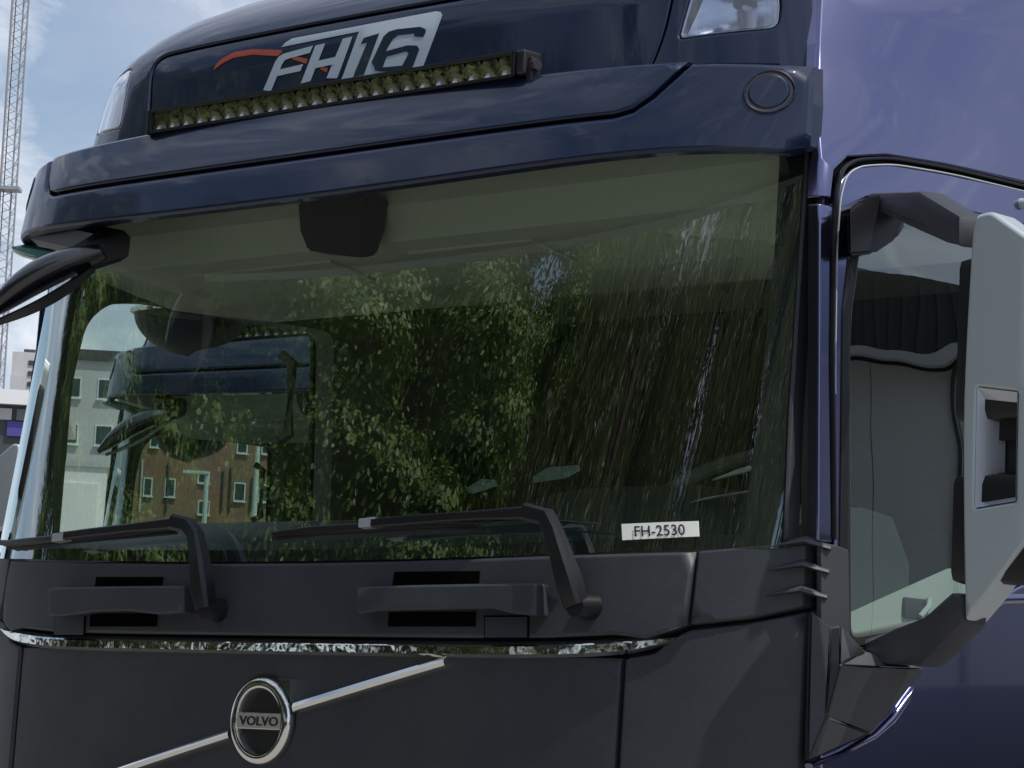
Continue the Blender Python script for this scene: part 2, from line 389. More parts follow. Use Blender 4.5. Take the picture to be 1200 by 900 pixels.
for s_ in (1, -1):
    q = fpn if s_ > 0 else mirx(fpn)
    patch('air_fin_panel', rnd(q, .006, 3), fm(s_scut, -.014), M['plastic'], T, th=.05, bev=.006)
    for zz in (1.960, 1.917, 1.871):
        b = MB(); rings = []
        for t in np.linspace(0, 1, 9):
            X = 1.125+.078*t; pk = min(t/.62, 1); h_ = .0015+.0065*pk-.0020*max(0, (t-.62)/.38); o_ = .001+.020*pk
            yy = s_scut(X if X < 1.18 else 1.18, zz)+max(X-1.18, 0)*1.6-.014; z0 = zz-.007+.015*pk-.012*max(0, (t-.62)/.38)
            c_ = Vector((s_*(X+.006*pk), yy, z0)); nrm = Vector((s_*.55, -.83, 0))
            rings.append([c_+nrm*o_-Vector((0, 0, h_*.6)), c_+nrm*(o_*.9)+Vector((0, 0, h_*.2)), c_-nrm*.004+Vector((0, 0, h_)), c_-nrm*.03+Vector((0, 0, h_)), c_-nrm*.03-Vector((0, 0, h_)), c_-nrm*.002-Vector((0, 0, h_))])
        b.loft(rings).build('air_fin', M['plastic'], T, True, 60)
# chrome strip with tapered ends
rings = []
for x in np.concatenate([np.linspace(-1.0, -.9, 8), np.linspace(-.86, .86, 35), np.linspace(.9, 1.0, 8)]):
    x = float(x); h_ = .0160*max(.06, 1-max(0, (abs(x)-.88)/.12)**1.8); zc = strip_z(x)+(.014 if 0 else 0); y = s_lid(x, zc)
    pr = [(.02, -1), (-.004, -1), (-.0138, -.62), (-.0134, .30), (-.011, .5), (-.002, .92), (.002, 1), (.02, 1)]
    rings.append([(x, y+a, zc+b_*h_) for a, b_ in pr])
MB().loft(rings).build('chrome_strip', M['wavy_chrome'], T, True, 16)
# the two lid latches with dark finger slots and service covers
for poly, r in (([(57, 691), (64, 688), (215, 686), (215, 718), (185, 720), (150, 716), (110, 717), (75, 722), (57, 722)], .006),
                ([(418, 687), (628, 683), (628, 722), (600, 719), (575, 713), (440, 716), (418, 720)], .006)):
    patch('lid_latch', rnd(fp(poly, off(s_scut, -.05)), r, 3), fm(s_scut, -.052), M['plastic'], T, th=.034, bev=.006, step=.04)
for poly in ([(112, 676), (190, 676), (188, 688), (110, 689)], [(105, 719), (183, 719), (182, 734), (104, 734)], [(461, 670), (561, 669), (560, 685), (459, 686)], [(455, 717), (556, 717), (556, 734), (454, 734)]):
    patch('latch_slot', fp(poly, off(s_scut, -.02)), fm(s_scut, -.0185), M['void'], T, th=.002, bev=0)
for poly in ([(64, 722), (98, 722), (97, 744), (63, 744)], [(568, 723), (617, 723), (617, 747), (568, 747)]):
    q = fp(poly, off(s_scut, -.02)); patch('service_cover', q, fm(s_scut, -.0195), M['plastic'], T, th=.003, bev=0)
    cx = sum(p[0] for p in q)/4; cz = sum(p[1] for p in q)/4
    patch('cover_gap', [(cx+(p[0]-cx)*1.07, cz+(p[1]-cz)*1.16) for p in q], fm(s_scut, -.0178), M['void'], T, th=.001, bev=0)

# emblem: iron-mark ring, arrow, name bar, lettering
EZ = 1.600; EY = s_lid(0, EZ)
b = MB(); prof = [(.064, .004), (.0645, -.010), (.0665, -.0145), (.075, -.0160), (.0835, -.0140), (.0872, -.010), (.0880, -.003), (.0880, .004)]
n = 72; vs = [[b.bm.verts.new((-.002+r*cos(2*PI*k/n), EY+y, EZ+r*sin(2*PI*k/n))) for k in range(n)] for r, y in prof]
for i in range(len(prof)-1):
    for k in range(n): b.bm.faces.new((vs[i][k], vs[i][(k+1) % n], vs[i+1][(k+1) % n], vs[i+1][k]))
EM = b.build('emblem', M['chrome'], T, True, 50)
b = MB(); tri = [(.046, .0855), (.089, .0855), (.089, .040)]
b.loft([[(x-.002, EY+.003, EZ+z) for x, z in tri], [(x-.002, EY-.010, EZ+z) for x, z in tri], [(.0725+(x-.0725)*.86, EY-.014, EZ+.069+(z-.069)*.86) for x, z in tri]]).build('arrow_head', M['chrome'], EM)
MB().box(-.069, .065, EY-.013, EY+.003, EZ-.0165, EZ+.0165, .002).build('name_bar', M['satin'], EM)
print_text('lettering', 'VOLVO', [(-.059, EY-.0142, EZ-.0095), (.055, EY-.0142, EZ-.0095), (.055, EY-.0142, EZ+.0095), (-.059, EY-.0142, EZ+.0095)], M['ink'], EM, bold=.02)
b = MB(); n = 60
b.loft([[(-.002+(.094+(.004 if k in range(4, 10) else 0))*cos(2*PI*k/n), EY+yy, EZ+.094*sin(2*PI*k/n)) for k in range(n)] for yy in (.004, -.002)]).build('emblem_seat', M['black'], EM)
# diagonal chrome bar, two lengths
def diag(a, c, nm='diagonal_bar'):
    (xa, za), (xc, zc) = a, c; rings = []; dx, dz = xc-xa, zc-za; l_ = math.hypot(dx, dz); nx, nz_ = -dz/l_, dx/l_
    for t in np.linspace(0, 1, 14):
        x = xa+dx*t; z = za+dz*t
        R_ = []
        for a_, y_ in ((-.0125, .01), (-.0125, -.004), (-.008, -.012), (.0005, -.0135), (.0085, -.009), (.0125, -.002), (.0125, .01)):
            X = x+nx*a_; Z = z+nz_*a_; R_.append((X, s_lid(X, Z)+y_, Z))
        rings.append(R_)
    MB().loft(rings).build(nm, M['chrome'], T, True, 30)
p1, p2 = fp([(521, 775), (345, 829)], off(s_lid, -.01)); diag((p2[0]-.004, p2[1]), p1)
p3, p4 = fp([(268, 860), (145, 901)], off(s_lid, -.01)); k_ = 4.2; diag((p3[0]+(p4[0]-p3[0])*k_*.45, p3[1]+(p4[1]-p3[1])*k_*.45), p3)

# windscreen with its dark printed border
bot = [(x, 1.923+.028*(x/1.15)**2) for x in np.linspace(-1.146, 1.146, 25)]
wsp = bot+[(1.128, 2.20), (1.112, 2.50), (1.099, 2.75), (-1.099, 2.75), (-1.112, 2.50), (-1.128, 2.20)]
WS = patch('windscreen', wsp, fm(s_ws), M['ws'], T, th=.004, bev=0, step=.05)
inner = rnd([(x, 1.948+.028*(x/1.1)**2) for x in np.linspace(-1.075, 1.075, 15)]+[(1.075, 2.2), (1.065, 2.5), (1.05, 2.715), (-1.05, 2.715), (-1.065, 2.5), (-1.075, 2.2)], [.0]+[0]*13+[0, 0, 0, .03, .03, 0, 0], 4)
patch('printed_border', wsp, fm(s_ws, .009), M['ink'], WS, th=.002, bev=0, holes=[inner], step=.06)
for s_ in (1,):
    e = [(1.149, 1.952), (1.131, 2.2), (1.115, 2.5), (1.102, 2.75)]; q = e+[(x+.008, z) for x, z in e[::-1]]
    patch('glass_edge_trim', q if s_ > 0 else mirx(q), fm(s_ws, -.003), M['plastic'], WS, th=.03, bev=.002)
# number label on the glass
lq = [hit(*p, G(off(s_ws, -.0035))) for p in ((729, 633), (819, 628.5), (818, 610.5), (728, 614))]
NL = patch('number_label', [(p[0], p[2]) for p in lq], fm(s_ws, -.003), M['paper'], T, th=.001, bev=0)
tq = [hit(*p, G(off(s_ws, -.005))) for p in ((744, 629), (803, 627), (802, 614), (743, 616.5))]
print_text('lettering', 'FH-2530', tq, M['ink'], NL, bold=.008)

# sun visor over the windscreen: lower band, upper panel, underside, end cap, round blanking caps
lipz = lambda x: 2.652+.03*min(1, abs(x)/1.0)**2
gz_lo = [(x, 2.742+.012*(x/.86)**2) for x in np.linspace(-.83, .83, 15)]
lo = [(x, lipz(x)) for x in np.linspace(-1.115, 1.115, 27)]+[(1.148, 2.70), (1.146, 2.78), (1.140, 2.853), (.952, 2.858), (.90, 2.79), (.868, 2.763)]+gz_lo[::-1]+[(-.868, 2.763), (-.90, 2.79), (-.952, 2.858), (-1.140, 2.853), (-1.146, 2.78), (-1.148, 2.70)]
VI = patch('sun_visor', lo, fm(s_vis), M['navy'], T, th=.03, bev=.010, step=.04)
up_ = [(x, 2.749+.012*(x/.86)**2) for x in np.linspace(-.828, .828, 15)]+[(.862, 2.769), (.892, 2.795), (.94, 2.862), (.3, 2.868), (-.3, 2.868), (-.94, 2.862), (-.892, 2.795), (-.862, 2.769)]
patch('visor_upper_panel', up_, fm(s_vis), M['navy'], VI, th=.03, bev=.007, step=.04)
patch('visor_structure', rect(-1.02, 1.02, 2.69, 2.85), fm(s_vis, .03), M['rubber'], VI, th=.01, bev=0, step=.08)
def strip(name, A, Bf, m, parent, n=40, x0=-1.09, x1=1.09, dz=.004):
    V = []; Fc = []
    for i in range(n+1):
        x = x0+(x1-x0)*i/n; a, c = A(x), Bf(x); V += [a, c, (a[0], a[1], a[2]+dz), (c[0], c[1], c[2]+dz)]
    for i in range(n):
        k = 4*i
        for a, c in ((0, 1), (3, 2), (2, 0), (1, 3)): Fc.append((k+a, k+c, k+4+c, k+4+a))
    return mesh_obj(name, V, Fc, m, parent)
strip('visor_underside', lambda x: (x, s_vis(x, lipz(x))+.012, lipz(x)+.003), lambda x: (x*.97, s_ws(x*.97, 2.71)-.004, 2.715), M['black'], VI)
strip('visor_top', lambda x: (x, s_vis(x, 2.858)+.006, 2.853), lambda x: (x*.965, s_def(x*.965, 2.86)+.03, 2.865), M['navy'], VI)
for s_ in (1, -1):
    ang = np.linspace(0, 2*PI, 33)[:-1]; cxz = (1.090, 2.800)
    circ = lambda r: [(s_*cxz[0]+r*.86*cos(t), cxz[1]+r*sin(t)) for t in ang]
    patch('cap_gap', circ(.0385), fm(s_vis, -.0015), M['ink'], VI, th=.001, bev=0)
    patch('round_cap', circ(.0345), fm(s_vis, -.004), M['navy'], VI, th=.004, bev=.004, step=.02)
    b = MB(); b.tube([(x, s_vis(x, z)-.001, z) for x, z in circ(.041)]+[(circ(.041)[0][0], s_vis(*circ(.041)[0])-.001, circ(.041)[0][1])], .0028, 6).build('cap_rim', M['navy'], VI, True)
# small teal lens hanging at the visor's far end
rings = []
for t in np.linspace(0, 1, 11):
    c_ = Vector((-1.085-.02*t, .135+.16*t, 2.668)); a = .008+.035*sin(PI*t)**.5
    rings.append([c_+Vector((a*cos(k), 0, .017*sin(k)*max(.2, sin(PI*t)**.5))) for k in np.linspace(0, 2*PI, 13)[:-1]])
MB().loft(rings).build('visor_end_lens', M['teal'], VI, True)

# roof deflector with recessed sign panel, roof lamps and lettering
rec = rnd([(-.685, 2.845), (.770, 2.845), (.800, 2.95), (.805, 3.10), (-.755, 3.10), (-.715, 2.95)], [0, 0, .05, .05, .06, .05], 6)
lampR = rnd(fp([(794, 46), (911, 33), (914, 0), (900, -40), (826, -42), (807, 0)], s_def), [.012, .02, .02, .03, .03, .03], 4)
lampL = mirx(lampR)
dfr = [(1.092, 2.845), (1.083, 2.9), (1.05, 3.05), (1.02, 3.15), (1.0, 3.30)]; dfl = dfr+mirx(dfr)
DF = patch('roof_deflector', dfl, fm(s_def), M['navy'], T, th=.02, bev=.006, holes=[rec, lampR, lampL], step=.05)
q = [(p[0]*.996, min(p[1], 3.5)-.003) for p in rec]; q = [(x, max(z, 2.846)) for x, z in q]
patch('sign_panel', rnd([(-.678, 2.846), (.763, 2.846), (.793, 2.95), (.799, 3.094), (-.749, 3.094), (-.709, 2.95)], [0, 0, .05, .05, .06, .05], 6), fm(s_def, .004), M['navy'], DF, th=.01, bev=.005)
patch('deflector_structure', rect(-1.0, 1.0, 2.84, 3.10), fm(s_def, .075), M['rubber'], DF, th=.01, bev=0, step=.08)
for s_, lp in ((1, lampR), (-1, lampL)):
    cx, cz = sum(p[0] for p in lp)/len(lp), sum(p[1] for p in lp)/len(lp); sc = lambda k, P=lp: [(cx+(x-cx)*k, cz+(z-cz)*k) for x, z in P]
    LA = patch('roof_lamp', sc(.975), fm(s_def, .0), M['lens'], T, th=.003, bev=.003, step=.03)
    patch('lamp_bezel', sc(.99), fm(s_def, .003), M['lampmetal'], LA, th=.012, bev=.002, holes=[sc(.93)])
    patch('lamp_reflector', sc(.94), lambda a, b_, d_: (a, s_def(a, b_)+.012+.045*max(0, 1-((a-cx)/.10)**2)*max(0, 1-((b_-cz)/.075)**2)+d_, b_), M['lampmetal'], LA, th=.0, bev=0, step=.012)
    b = MB(); b.tube([(cx, s_def(cx, cz)+.03, cz), (cx, s_def(cx, cz)+.062, cz)], [.014, .02], 14).build('lamp_bulb_holder', M['lampmetal'], LA, True)
Z6 = lambda pts: [(240+x/2.857, y/2.857) for x, y in pts]
sd_ = off(s_def, .0035)
def decal(name, pts, m, o, holes=()):
    hs = [fp(Z6(h), sd_) for h in holes]
    patch(name, fp(Z6(pts), sd_), fm(s_def, .0035-o), m, DF, th=.0004, bev=0, holes=hs, step=.06)
plate = [(257, 158), (270, 143), (293, 129), (500, 90), (775, 38), (790, 40), (796, 52), (733, 218), (700, 290), (440, 310), (466, 246), (517, 106)]
one = [(503, 245), (545, 143), (524, 147), (534, 127), (585, 112), (534, 250), (500, 258)]
six = [(570, 228), (560, 208), (600, 122), (618, 106), (645, 98), (722, 90), (741, 98), (741, 108), (733, 124), (702, 122), (703, 112), (648, 118), (630, 131), (607, 172), (680, 152), (712, 153), (720, 165), (700, 218), (690, 240), (590, 240), (570, 236)]
six_in = [(610, 190), (597, 226), (662, 220), (684, 180), (676, 172)]
decal('white_plate', plate, M['decal'], .0008)
decal('digit_one', one, M['decaldark'], .0016); decal('digit_six', six, M['decaldark'], .0016, [six_in])
decal('letter_f', [(196, 302), (206, 280), (236, 208), (248, 190), (264, 180), (363, 153), (352, 177), (282, 196), (268, 202), (258, 218), (228, 290), (222, 305)], M['decal'], .0008)
decal('letter_f_arm', [(252, 233), (330, 215), (321, 238), (244, 255)], M['decal'], .0012)
decal('letter_h_leg', [(322, 280), (371, 153), (404, 145), (354, 272)], M['decal'], .0008)
decal('letter_h_bar', [(379, 204), (446, 189), (437, 215), (369, 229)], M['decal'], .0012)
decal('letter_h_leg', [(408, 262), (463, 130), (495, 122), (448, 250), (443, 262)], M['decal'], .0008)
decal('red_swoosh', [(30, 235), (38, 215), (60, 195), (100, 174), (160, 165), (250, 167), (262, 172), (246, 188), (160, 183), (95, 194), (60, 212)], M['red'], .0006)
decal('red_swoosh', [(300, 188), (345, 197), (340, 213), (292, 198)], M['red'], .0006)
decal('red_swoosh', [(392, 222), (412, 228), (408, 242), (386, 232)], M['red'], .0006)

# LED light bar on brackets above the visor
LB0, LB1 = -.515, .572
b = MB(); yA, yB = .035, .085; z0, z1 = 2.860, 2.912
b.box(LB0, LB1, yA, yB, z1-.006, z1, .002); b.box(LB0, LB1, yA, yB, z0, z0+.007, .002)
b.box(LB0, LB0+.010, yA, yB, z0, z1, .002); b.box(LB1-.008, LB1, yA, yB, z0, z1, .002); b.box(LB0+.005, LB1-.005, yB-.004, yB, z0+.003, z1-.003)
BAR = b.build('light_bar', M['black'], T)
patch('bar_lens', rect(LB0+.010, LB1-.008, z0+.007, z1-.006), lambda a, c, d_: (a, yA+.006+d_, c), M['lens'], BAR, th=0, bev=0, step=.2)
b = MB(); b.box(LB1, LB1+.022, yA+.004, yB+.006, z0+.004, z1+.003, .006); b.box(LB1+.018, LB1+.032, yA+.016, yB-.01, z0-.012, z1-.012, .003); b.build('bar_end_bracket', M['darkmetal'], BAR)
MB().tube([(LB1+.03, .06, 2.884), (LB1+.042, .058, 2.884)], [.012, .011], 14).build('bar_bolt', M['darkmetal'], BAR, True)
b = MB(); b.box(LB0-.01, LB0, yA+.004, yB+.006, z0, z1+.001, .003); b.build('bar_end_bracket', M['black'], BAR)
nl = 24; cw = (LB1-.008-LB0-.010)/nl
b = MB(); rg = []
for t in np.linspace(0, 1, 6):
    k = .45+.55*t**.6; rg.append([(cw*.49*k*sx_, .034*(1-t), .0188*k*sz_-.002*(1-t)) for sx_, sz_ in ((1, .6), (.75, 1), (-.75, 1), (-1, .6), (-1, -.6), (-.75, -1), (.75, -1), (1, -.6))])
vs = [[b.bm.verts.new(p) for p in r] for r in rg]
for A_, B_ in zip(vs, vs[1:]):
    for k in range(8): b.bm.faces.new((A_[k], A_[(k+1) % 8], B_[(k+1) % 8], B_[k]))
b.bm.faces.new(vs[0])
cup = b.build('led_reflector', M['treetint'], BAR, True); cup.location = (LB0+.010+cw/2, yA+.011, (z0+z1)/2)
b = MB(); b.loft([[(-.007, -.006, -.019), (.007, -.006, -.019), (.007, .008, -.019), (-.007, .008, -.019)], [(-.0035, -.004, -.009), (.0035, -.004, -.009), (.0035, .006, -.009), (-.0035, .006, -.009)]])
led = b.build('led_chip', M['paper'], cup)
for i in range(1, nl):
    c_ = cup.copy(); COL.objects.link(c_); c_.location.x = LB0+.010+cw*(i+.5)
    l2 = led.copy(); COL.objects.link(l2); l2.parent = c_
for x in (-.35, .4): MB().box(x-.02, x+.02, .05, .13, 2.84, 2.862, .003).build('bar_foot', M['black'], BAR)

# wipers
def wp(px, py, o, scut=False): return Vector(hit(px, py, G(off(s_scut if scut else s_ws, o))))
def wiper(base, arm, blade, clip):
    A = [wp(*base[0], -.055, True), wp(*base[1], -.062, True), wp(*base[2], -.060, True)]+[wp(*p, -.055) for p in base[3:]]
    b = MB(); fwd = (0, -1, .1)
    b.sect(A, [.020, .023, .019]+[.017]*(len(A)-3), [.016, .020, .018]+[.014]*(len(A)-3), up=fwd, bev=.35)
    b.tube([A[0]+Vector((0, .045, 0)), A[0]+Vector((0, -.004, 0))], [.026, .021], 16)
    W_ = b.build('wiper', M['black'], T, True, 30)
    B_ = [wp(*p, -.050) for p in arm]
    MB().sect(B_, [.013]+[.009]*(len(B_)-1), [.011]+[.007]*(len(B_)-1), up=fwd, bev=.3).build('wiper_arm', M['black'], W_, True, 30)
    bl = [wp(*p, -.020) for p in blade]
    if blade[0][0] < 20: e_ = bl[0]; bl = [Vector((e_.x-.17, e_.y+.075, e_.z+.012))]+bl
    MB().sect(bl, [.0075*k for k in ([.5]+[1]*(len(bl)-2)+[.5])], .010, up=fwd, bev=.4).build('wiper_blade', M['blade'], W_, True, 30)
    bl = [wp(p[0], p[1]+5, -.008) for p in blade]; MB().sect(bl, .003, .008, up=fwd, bev=.2).build('rubber_lip', M['rubber'], W_)
    c0, c1 = wp(*clip[0], -.045), wp(*clip[1], -.045); MB().sect([c0, c1], .009, .012, up=fwd, bev=.2).build('blade_clip', M['silver'], W_)
wiper([(241, 714), (238, 690), (234, 655), (229, 628), (221, 616), (204, 612)], [(212, 613), (150, 619), (100, 625), (70, 629)], [(12, 637), (60, 632), (140, 625), (205, 619)], [(66, 631), (79, 629)])
wiper([(675, 710), (668, 685), (658, 652), (648, 622), (640, 606), (616, 600)], [(628, 601), (560, 604), (500, 608), (437, 613)], [(322, 626), (370, 621), (440, 617), (520, 613), (560, 614)], [(425, 614), (444, 612)])
c_ = [wp(*p, -.04) for p in ((700, 614), (640, 609), (560, 612), (500, 613))]; MB().tube(c_, .0022, 6).build('washer_hose', M['rubber'], T, True)

# sides: both are built from the near side's outlines, in (y, z)
pz = lambda y: 2.585+.0*y
doortop = [(.272, 2.60), (.292, 2.645), (.335, 2.678), (.43, 2.699), (.60, 2.708), (1.30, 2.725)]
panel_up = [(.228, 2.602), (.262, 2.602)]+[(y-.012 if y < .35 else y, z+.014) for y, z in doortop[1:]]+[(1.40, 2.70), (1.415, 2.5), (1.415, 1.2), (2.25, 1.2), (2.25, 3.50), (1.62, 3.50)]+[(y_joint(z)+.004, z) for z in (3.46, 3.40, 3.30, 3.22, 3.15, 3.10, 3.05, 2.98, 2.92, 2.86, 2.80, 2.75, 2.68)]
pillar = [(.226, 1.965), (.262, 1.965), (.256, 2.30), (.258, 2.50), (.266, 2.590), (.228, 2.590)]
door = [(.232, 1.20), (1.40, 1.20), (1.40, 2.60), (1.37, 2.69)]+doortop[::-1]+[(.268, 2.50), (.264, 2.30), (.270, 1.86), (.235, 1.845)]
win = rnd([(.305, 1.785), (.62, 1.842), (.74, 1.90), (.84, 1.945), (1.27, 1.965), (1.24, 2.40), (1.215, 2.635), (.55, 2.628), (.40, 2.600), (.335, 2.545), (.303, 2.40)], [.02, .04, .04, .06, .05, .1, .05, .1, .08, .08, .1], 6)
wc = (.77, 2.27)
P_up, P_pil, P_door = panel_up, pillar, door
for s_ in (1, -1):
    if s_ < 0:
        panel_up = [(max(y, .315) if z < 2.9 else y+.02, z) for y, z in P_up]; pillar = [(.30, 1.965), (.318, 1.965), (.318, 2.58), (.30, 2.58)]
        door = [(max(y, .325) if z > 1.845 else y, z) for y, z in P_door]
    patch('roof_side_panel', rnd(panel_up, [.004, .004]+[0]*40, 3), sm(s_), M['purple'], T, th=.02, bev=.006, step=.08)
    patch('pillar_panel', rnd(pillar, .004, 2), sm(s_), M['purple'], T, th=.02, bev=.005)
    grow = [(wc[0]+(y-wc[0])*1.03, wc[1]+(z-wc[1])*1.025) for y, z in win]
    D_ = patch('door', rnd(door, .012, 3), sm(s_), M['purple'], T, th=.02, bev=.006, holes=[grow], step=.07)
    seal = [(wc[0]+(y-wc[0])*.982, wc[1]+(z-wc[1])*.975) for y, z in win]
    patch('window_seal', grow, sm(s_, -.003), M['rubber'], D_, th=.012, bev=.003, holes=[seal])
    patch('side_window', win, sm(s_, -.010), M['sideglass'], D_, th=.0, bev=0, step=.05)
    inn = [(wc[0]+(y-wc[0])*.94+.015, wc[1]+(z-wc[1])*.95-.005) for y, z in win]
    patch('side_structure', [(.235 if s_ > 0 else .33, 1.2), (2.2, 1.2), (2.2, 3.4), (1.2, 3.35), (.50, 3.1), (.40, 2.9), (.34, 2.75), (.26 if s_ > 0 else .33, 2.6)], sm(s_, -.028), M['rubber'], T, th=.006, bev=0, holes=[grow], step=.1)
    patch('door_lining', [(.30, 1.2), (2.1, 1.2), (2.1, 2.74), (.34, 2.74), (.29, 2.4)], sm(s_, -.09), M['trim'], T, th=.01, bev=0, holes=[inn], step=.1)
    patch('window_reveal', grow, sm(s_, -.034), M['trim'], T, th=.055, bev=0, holes=[inn], step=.1)
    # black cover between door edge and glass; painted waist moulding; handle
    blk = [(.276, 1.90), (.296, 1.84), (.300, 2.10), (.301, 2.38), (.312, 2.46), (.300, 2.50), (.284, 2.40)]
    if s_ > 0: patch('door_corner_cover', rnd(blk, .006, 3), sm(s_, .004), M['black'], D_, th=.006, bev=.003)
    if s_ > 0: patch('door_corner_cover', rnd([(.228, 1.60), (.30, 1.66), (.33, 1.77), (.300, 1.80), (.296, 1.955), (.262, 1.962), (.228, 1.962)], .003, 2), sm(s_, .006), M['plastic'], D_, th=.008, bev=.003)
    b = MB(); pts = [(s_*(s_side(y, z)+.002), y, z) for y, z in ((.55, 1.80), (.75, 1.895), (1.0, 1.915), (1.38, 1.92))]
    b.sect(pts, .012, .010, bev=.5).build('waist_moulding', M['purple'], D_, True, 60)
    b = MB(); pts = [hit(*p, GSIDE(.004)) for p in ((948, 898), (985, 883), (1022, 863), (1044, 843), (1060, 820), (1067, 806))]
    b.sect([(s_*x, y, z) for x, y, z in pts], .010, [.005, .005, .006, .009, .008, .003], bev=.5).build('lower_edge_moulding', M['purple'], D_, True, 60)
    b = MB(); b.box(s_*1.26-.02, s_*1.26+.02, 1.15, 1.33, 1.62, 1.66, .008).build('door_handle', M['black'], D_)
    b = MB(); b.tube([(s_*(s_side(.845, 2.68)-.002), .845, 2.685), (s_*(s_side(.845, 2.68)+.012), .845, 2.685)], [.012, .009], 12).build('door_bump_stop', M['silver'], D_, True)
    # black seal that frames the door opening, with a thin pale bead
    line = [(.264, 1.972), (.258, 2.30), (.262, 2.52), (.272, 2.615), (.30, 2.668), (.34, 2.690), (.43, 2.709), (.60, 2.718), (1.35, 2.735)]
    line = rnd(line, [0]+[.05]*7+[0], 4)
    MB().sect([(s_*(s_side(y, z)+.000), y, z) for y, z in (line if s_ > 0 else [(max(y, .33), z) for y, z in line])], .003, .0065, up=(1, 0, 0), bev=.5).build('door_seal', M['black'], D_, True, 60)
    MB().tube([(s_*(s_side(y+.008, z-.012)+.001), y+.009, z-.011) for y, z in (line[1:] if s_ > 0 else [(max(y, .33), z) for y, z in line[1:]])], .0018, 6).build('seal_bead', M['silver'], D_, True)

# wing mirrors: traced on an upright plane running from the door out to the mirror head
ga = lambda o=0: (lambda x, y, z: y-(.36-(x-1.2)*.51)-o)
nA = Vector((-.51, -1, 0)).normalized()
def aflat(name, pts, thick, m, parent, s_, o=0, bev=.008):
    P = [Vector(hit(*p, ga(o))) for p in pts]
    b = MB(); b.loft([[p+nA*thick/2 for p in P], [p-nA*thick/2 for p in P]])
    bmesh.ops.bevel(b.bm, geom=[e for e in b.bm.edges], offset=bev, segments=2, affect='EDGES', profile=.6)
    for v in b.bm.verts: v.co.x *= s_
    return b.build(name, m, parent, True, 30)
sh = [(1.556, 1.820), (1.600, 1.862), (1.69, 1.965), (1.735, 2.03), (1.742, 2.40), (1.705, 2.455), (1.590, 2.532), (1.560, 2.528), (1.552, 2.50), (1.549, 2.2)]
shr = rnd(sh, [.006, .01, .02, .03, .02, .02, .012, .008, .01, 0], 4)
hole = rnd([(1.578, 2.014), (1.660, 2.024), (1.660, 2.210), (1.578, 2.222)], [.004]*4, 2)
y0m = lambda x, z: .165+.9*max(x-1.675, 0)**1.3+.25*(x-1.6)**2+.10*(z-2.2)**2
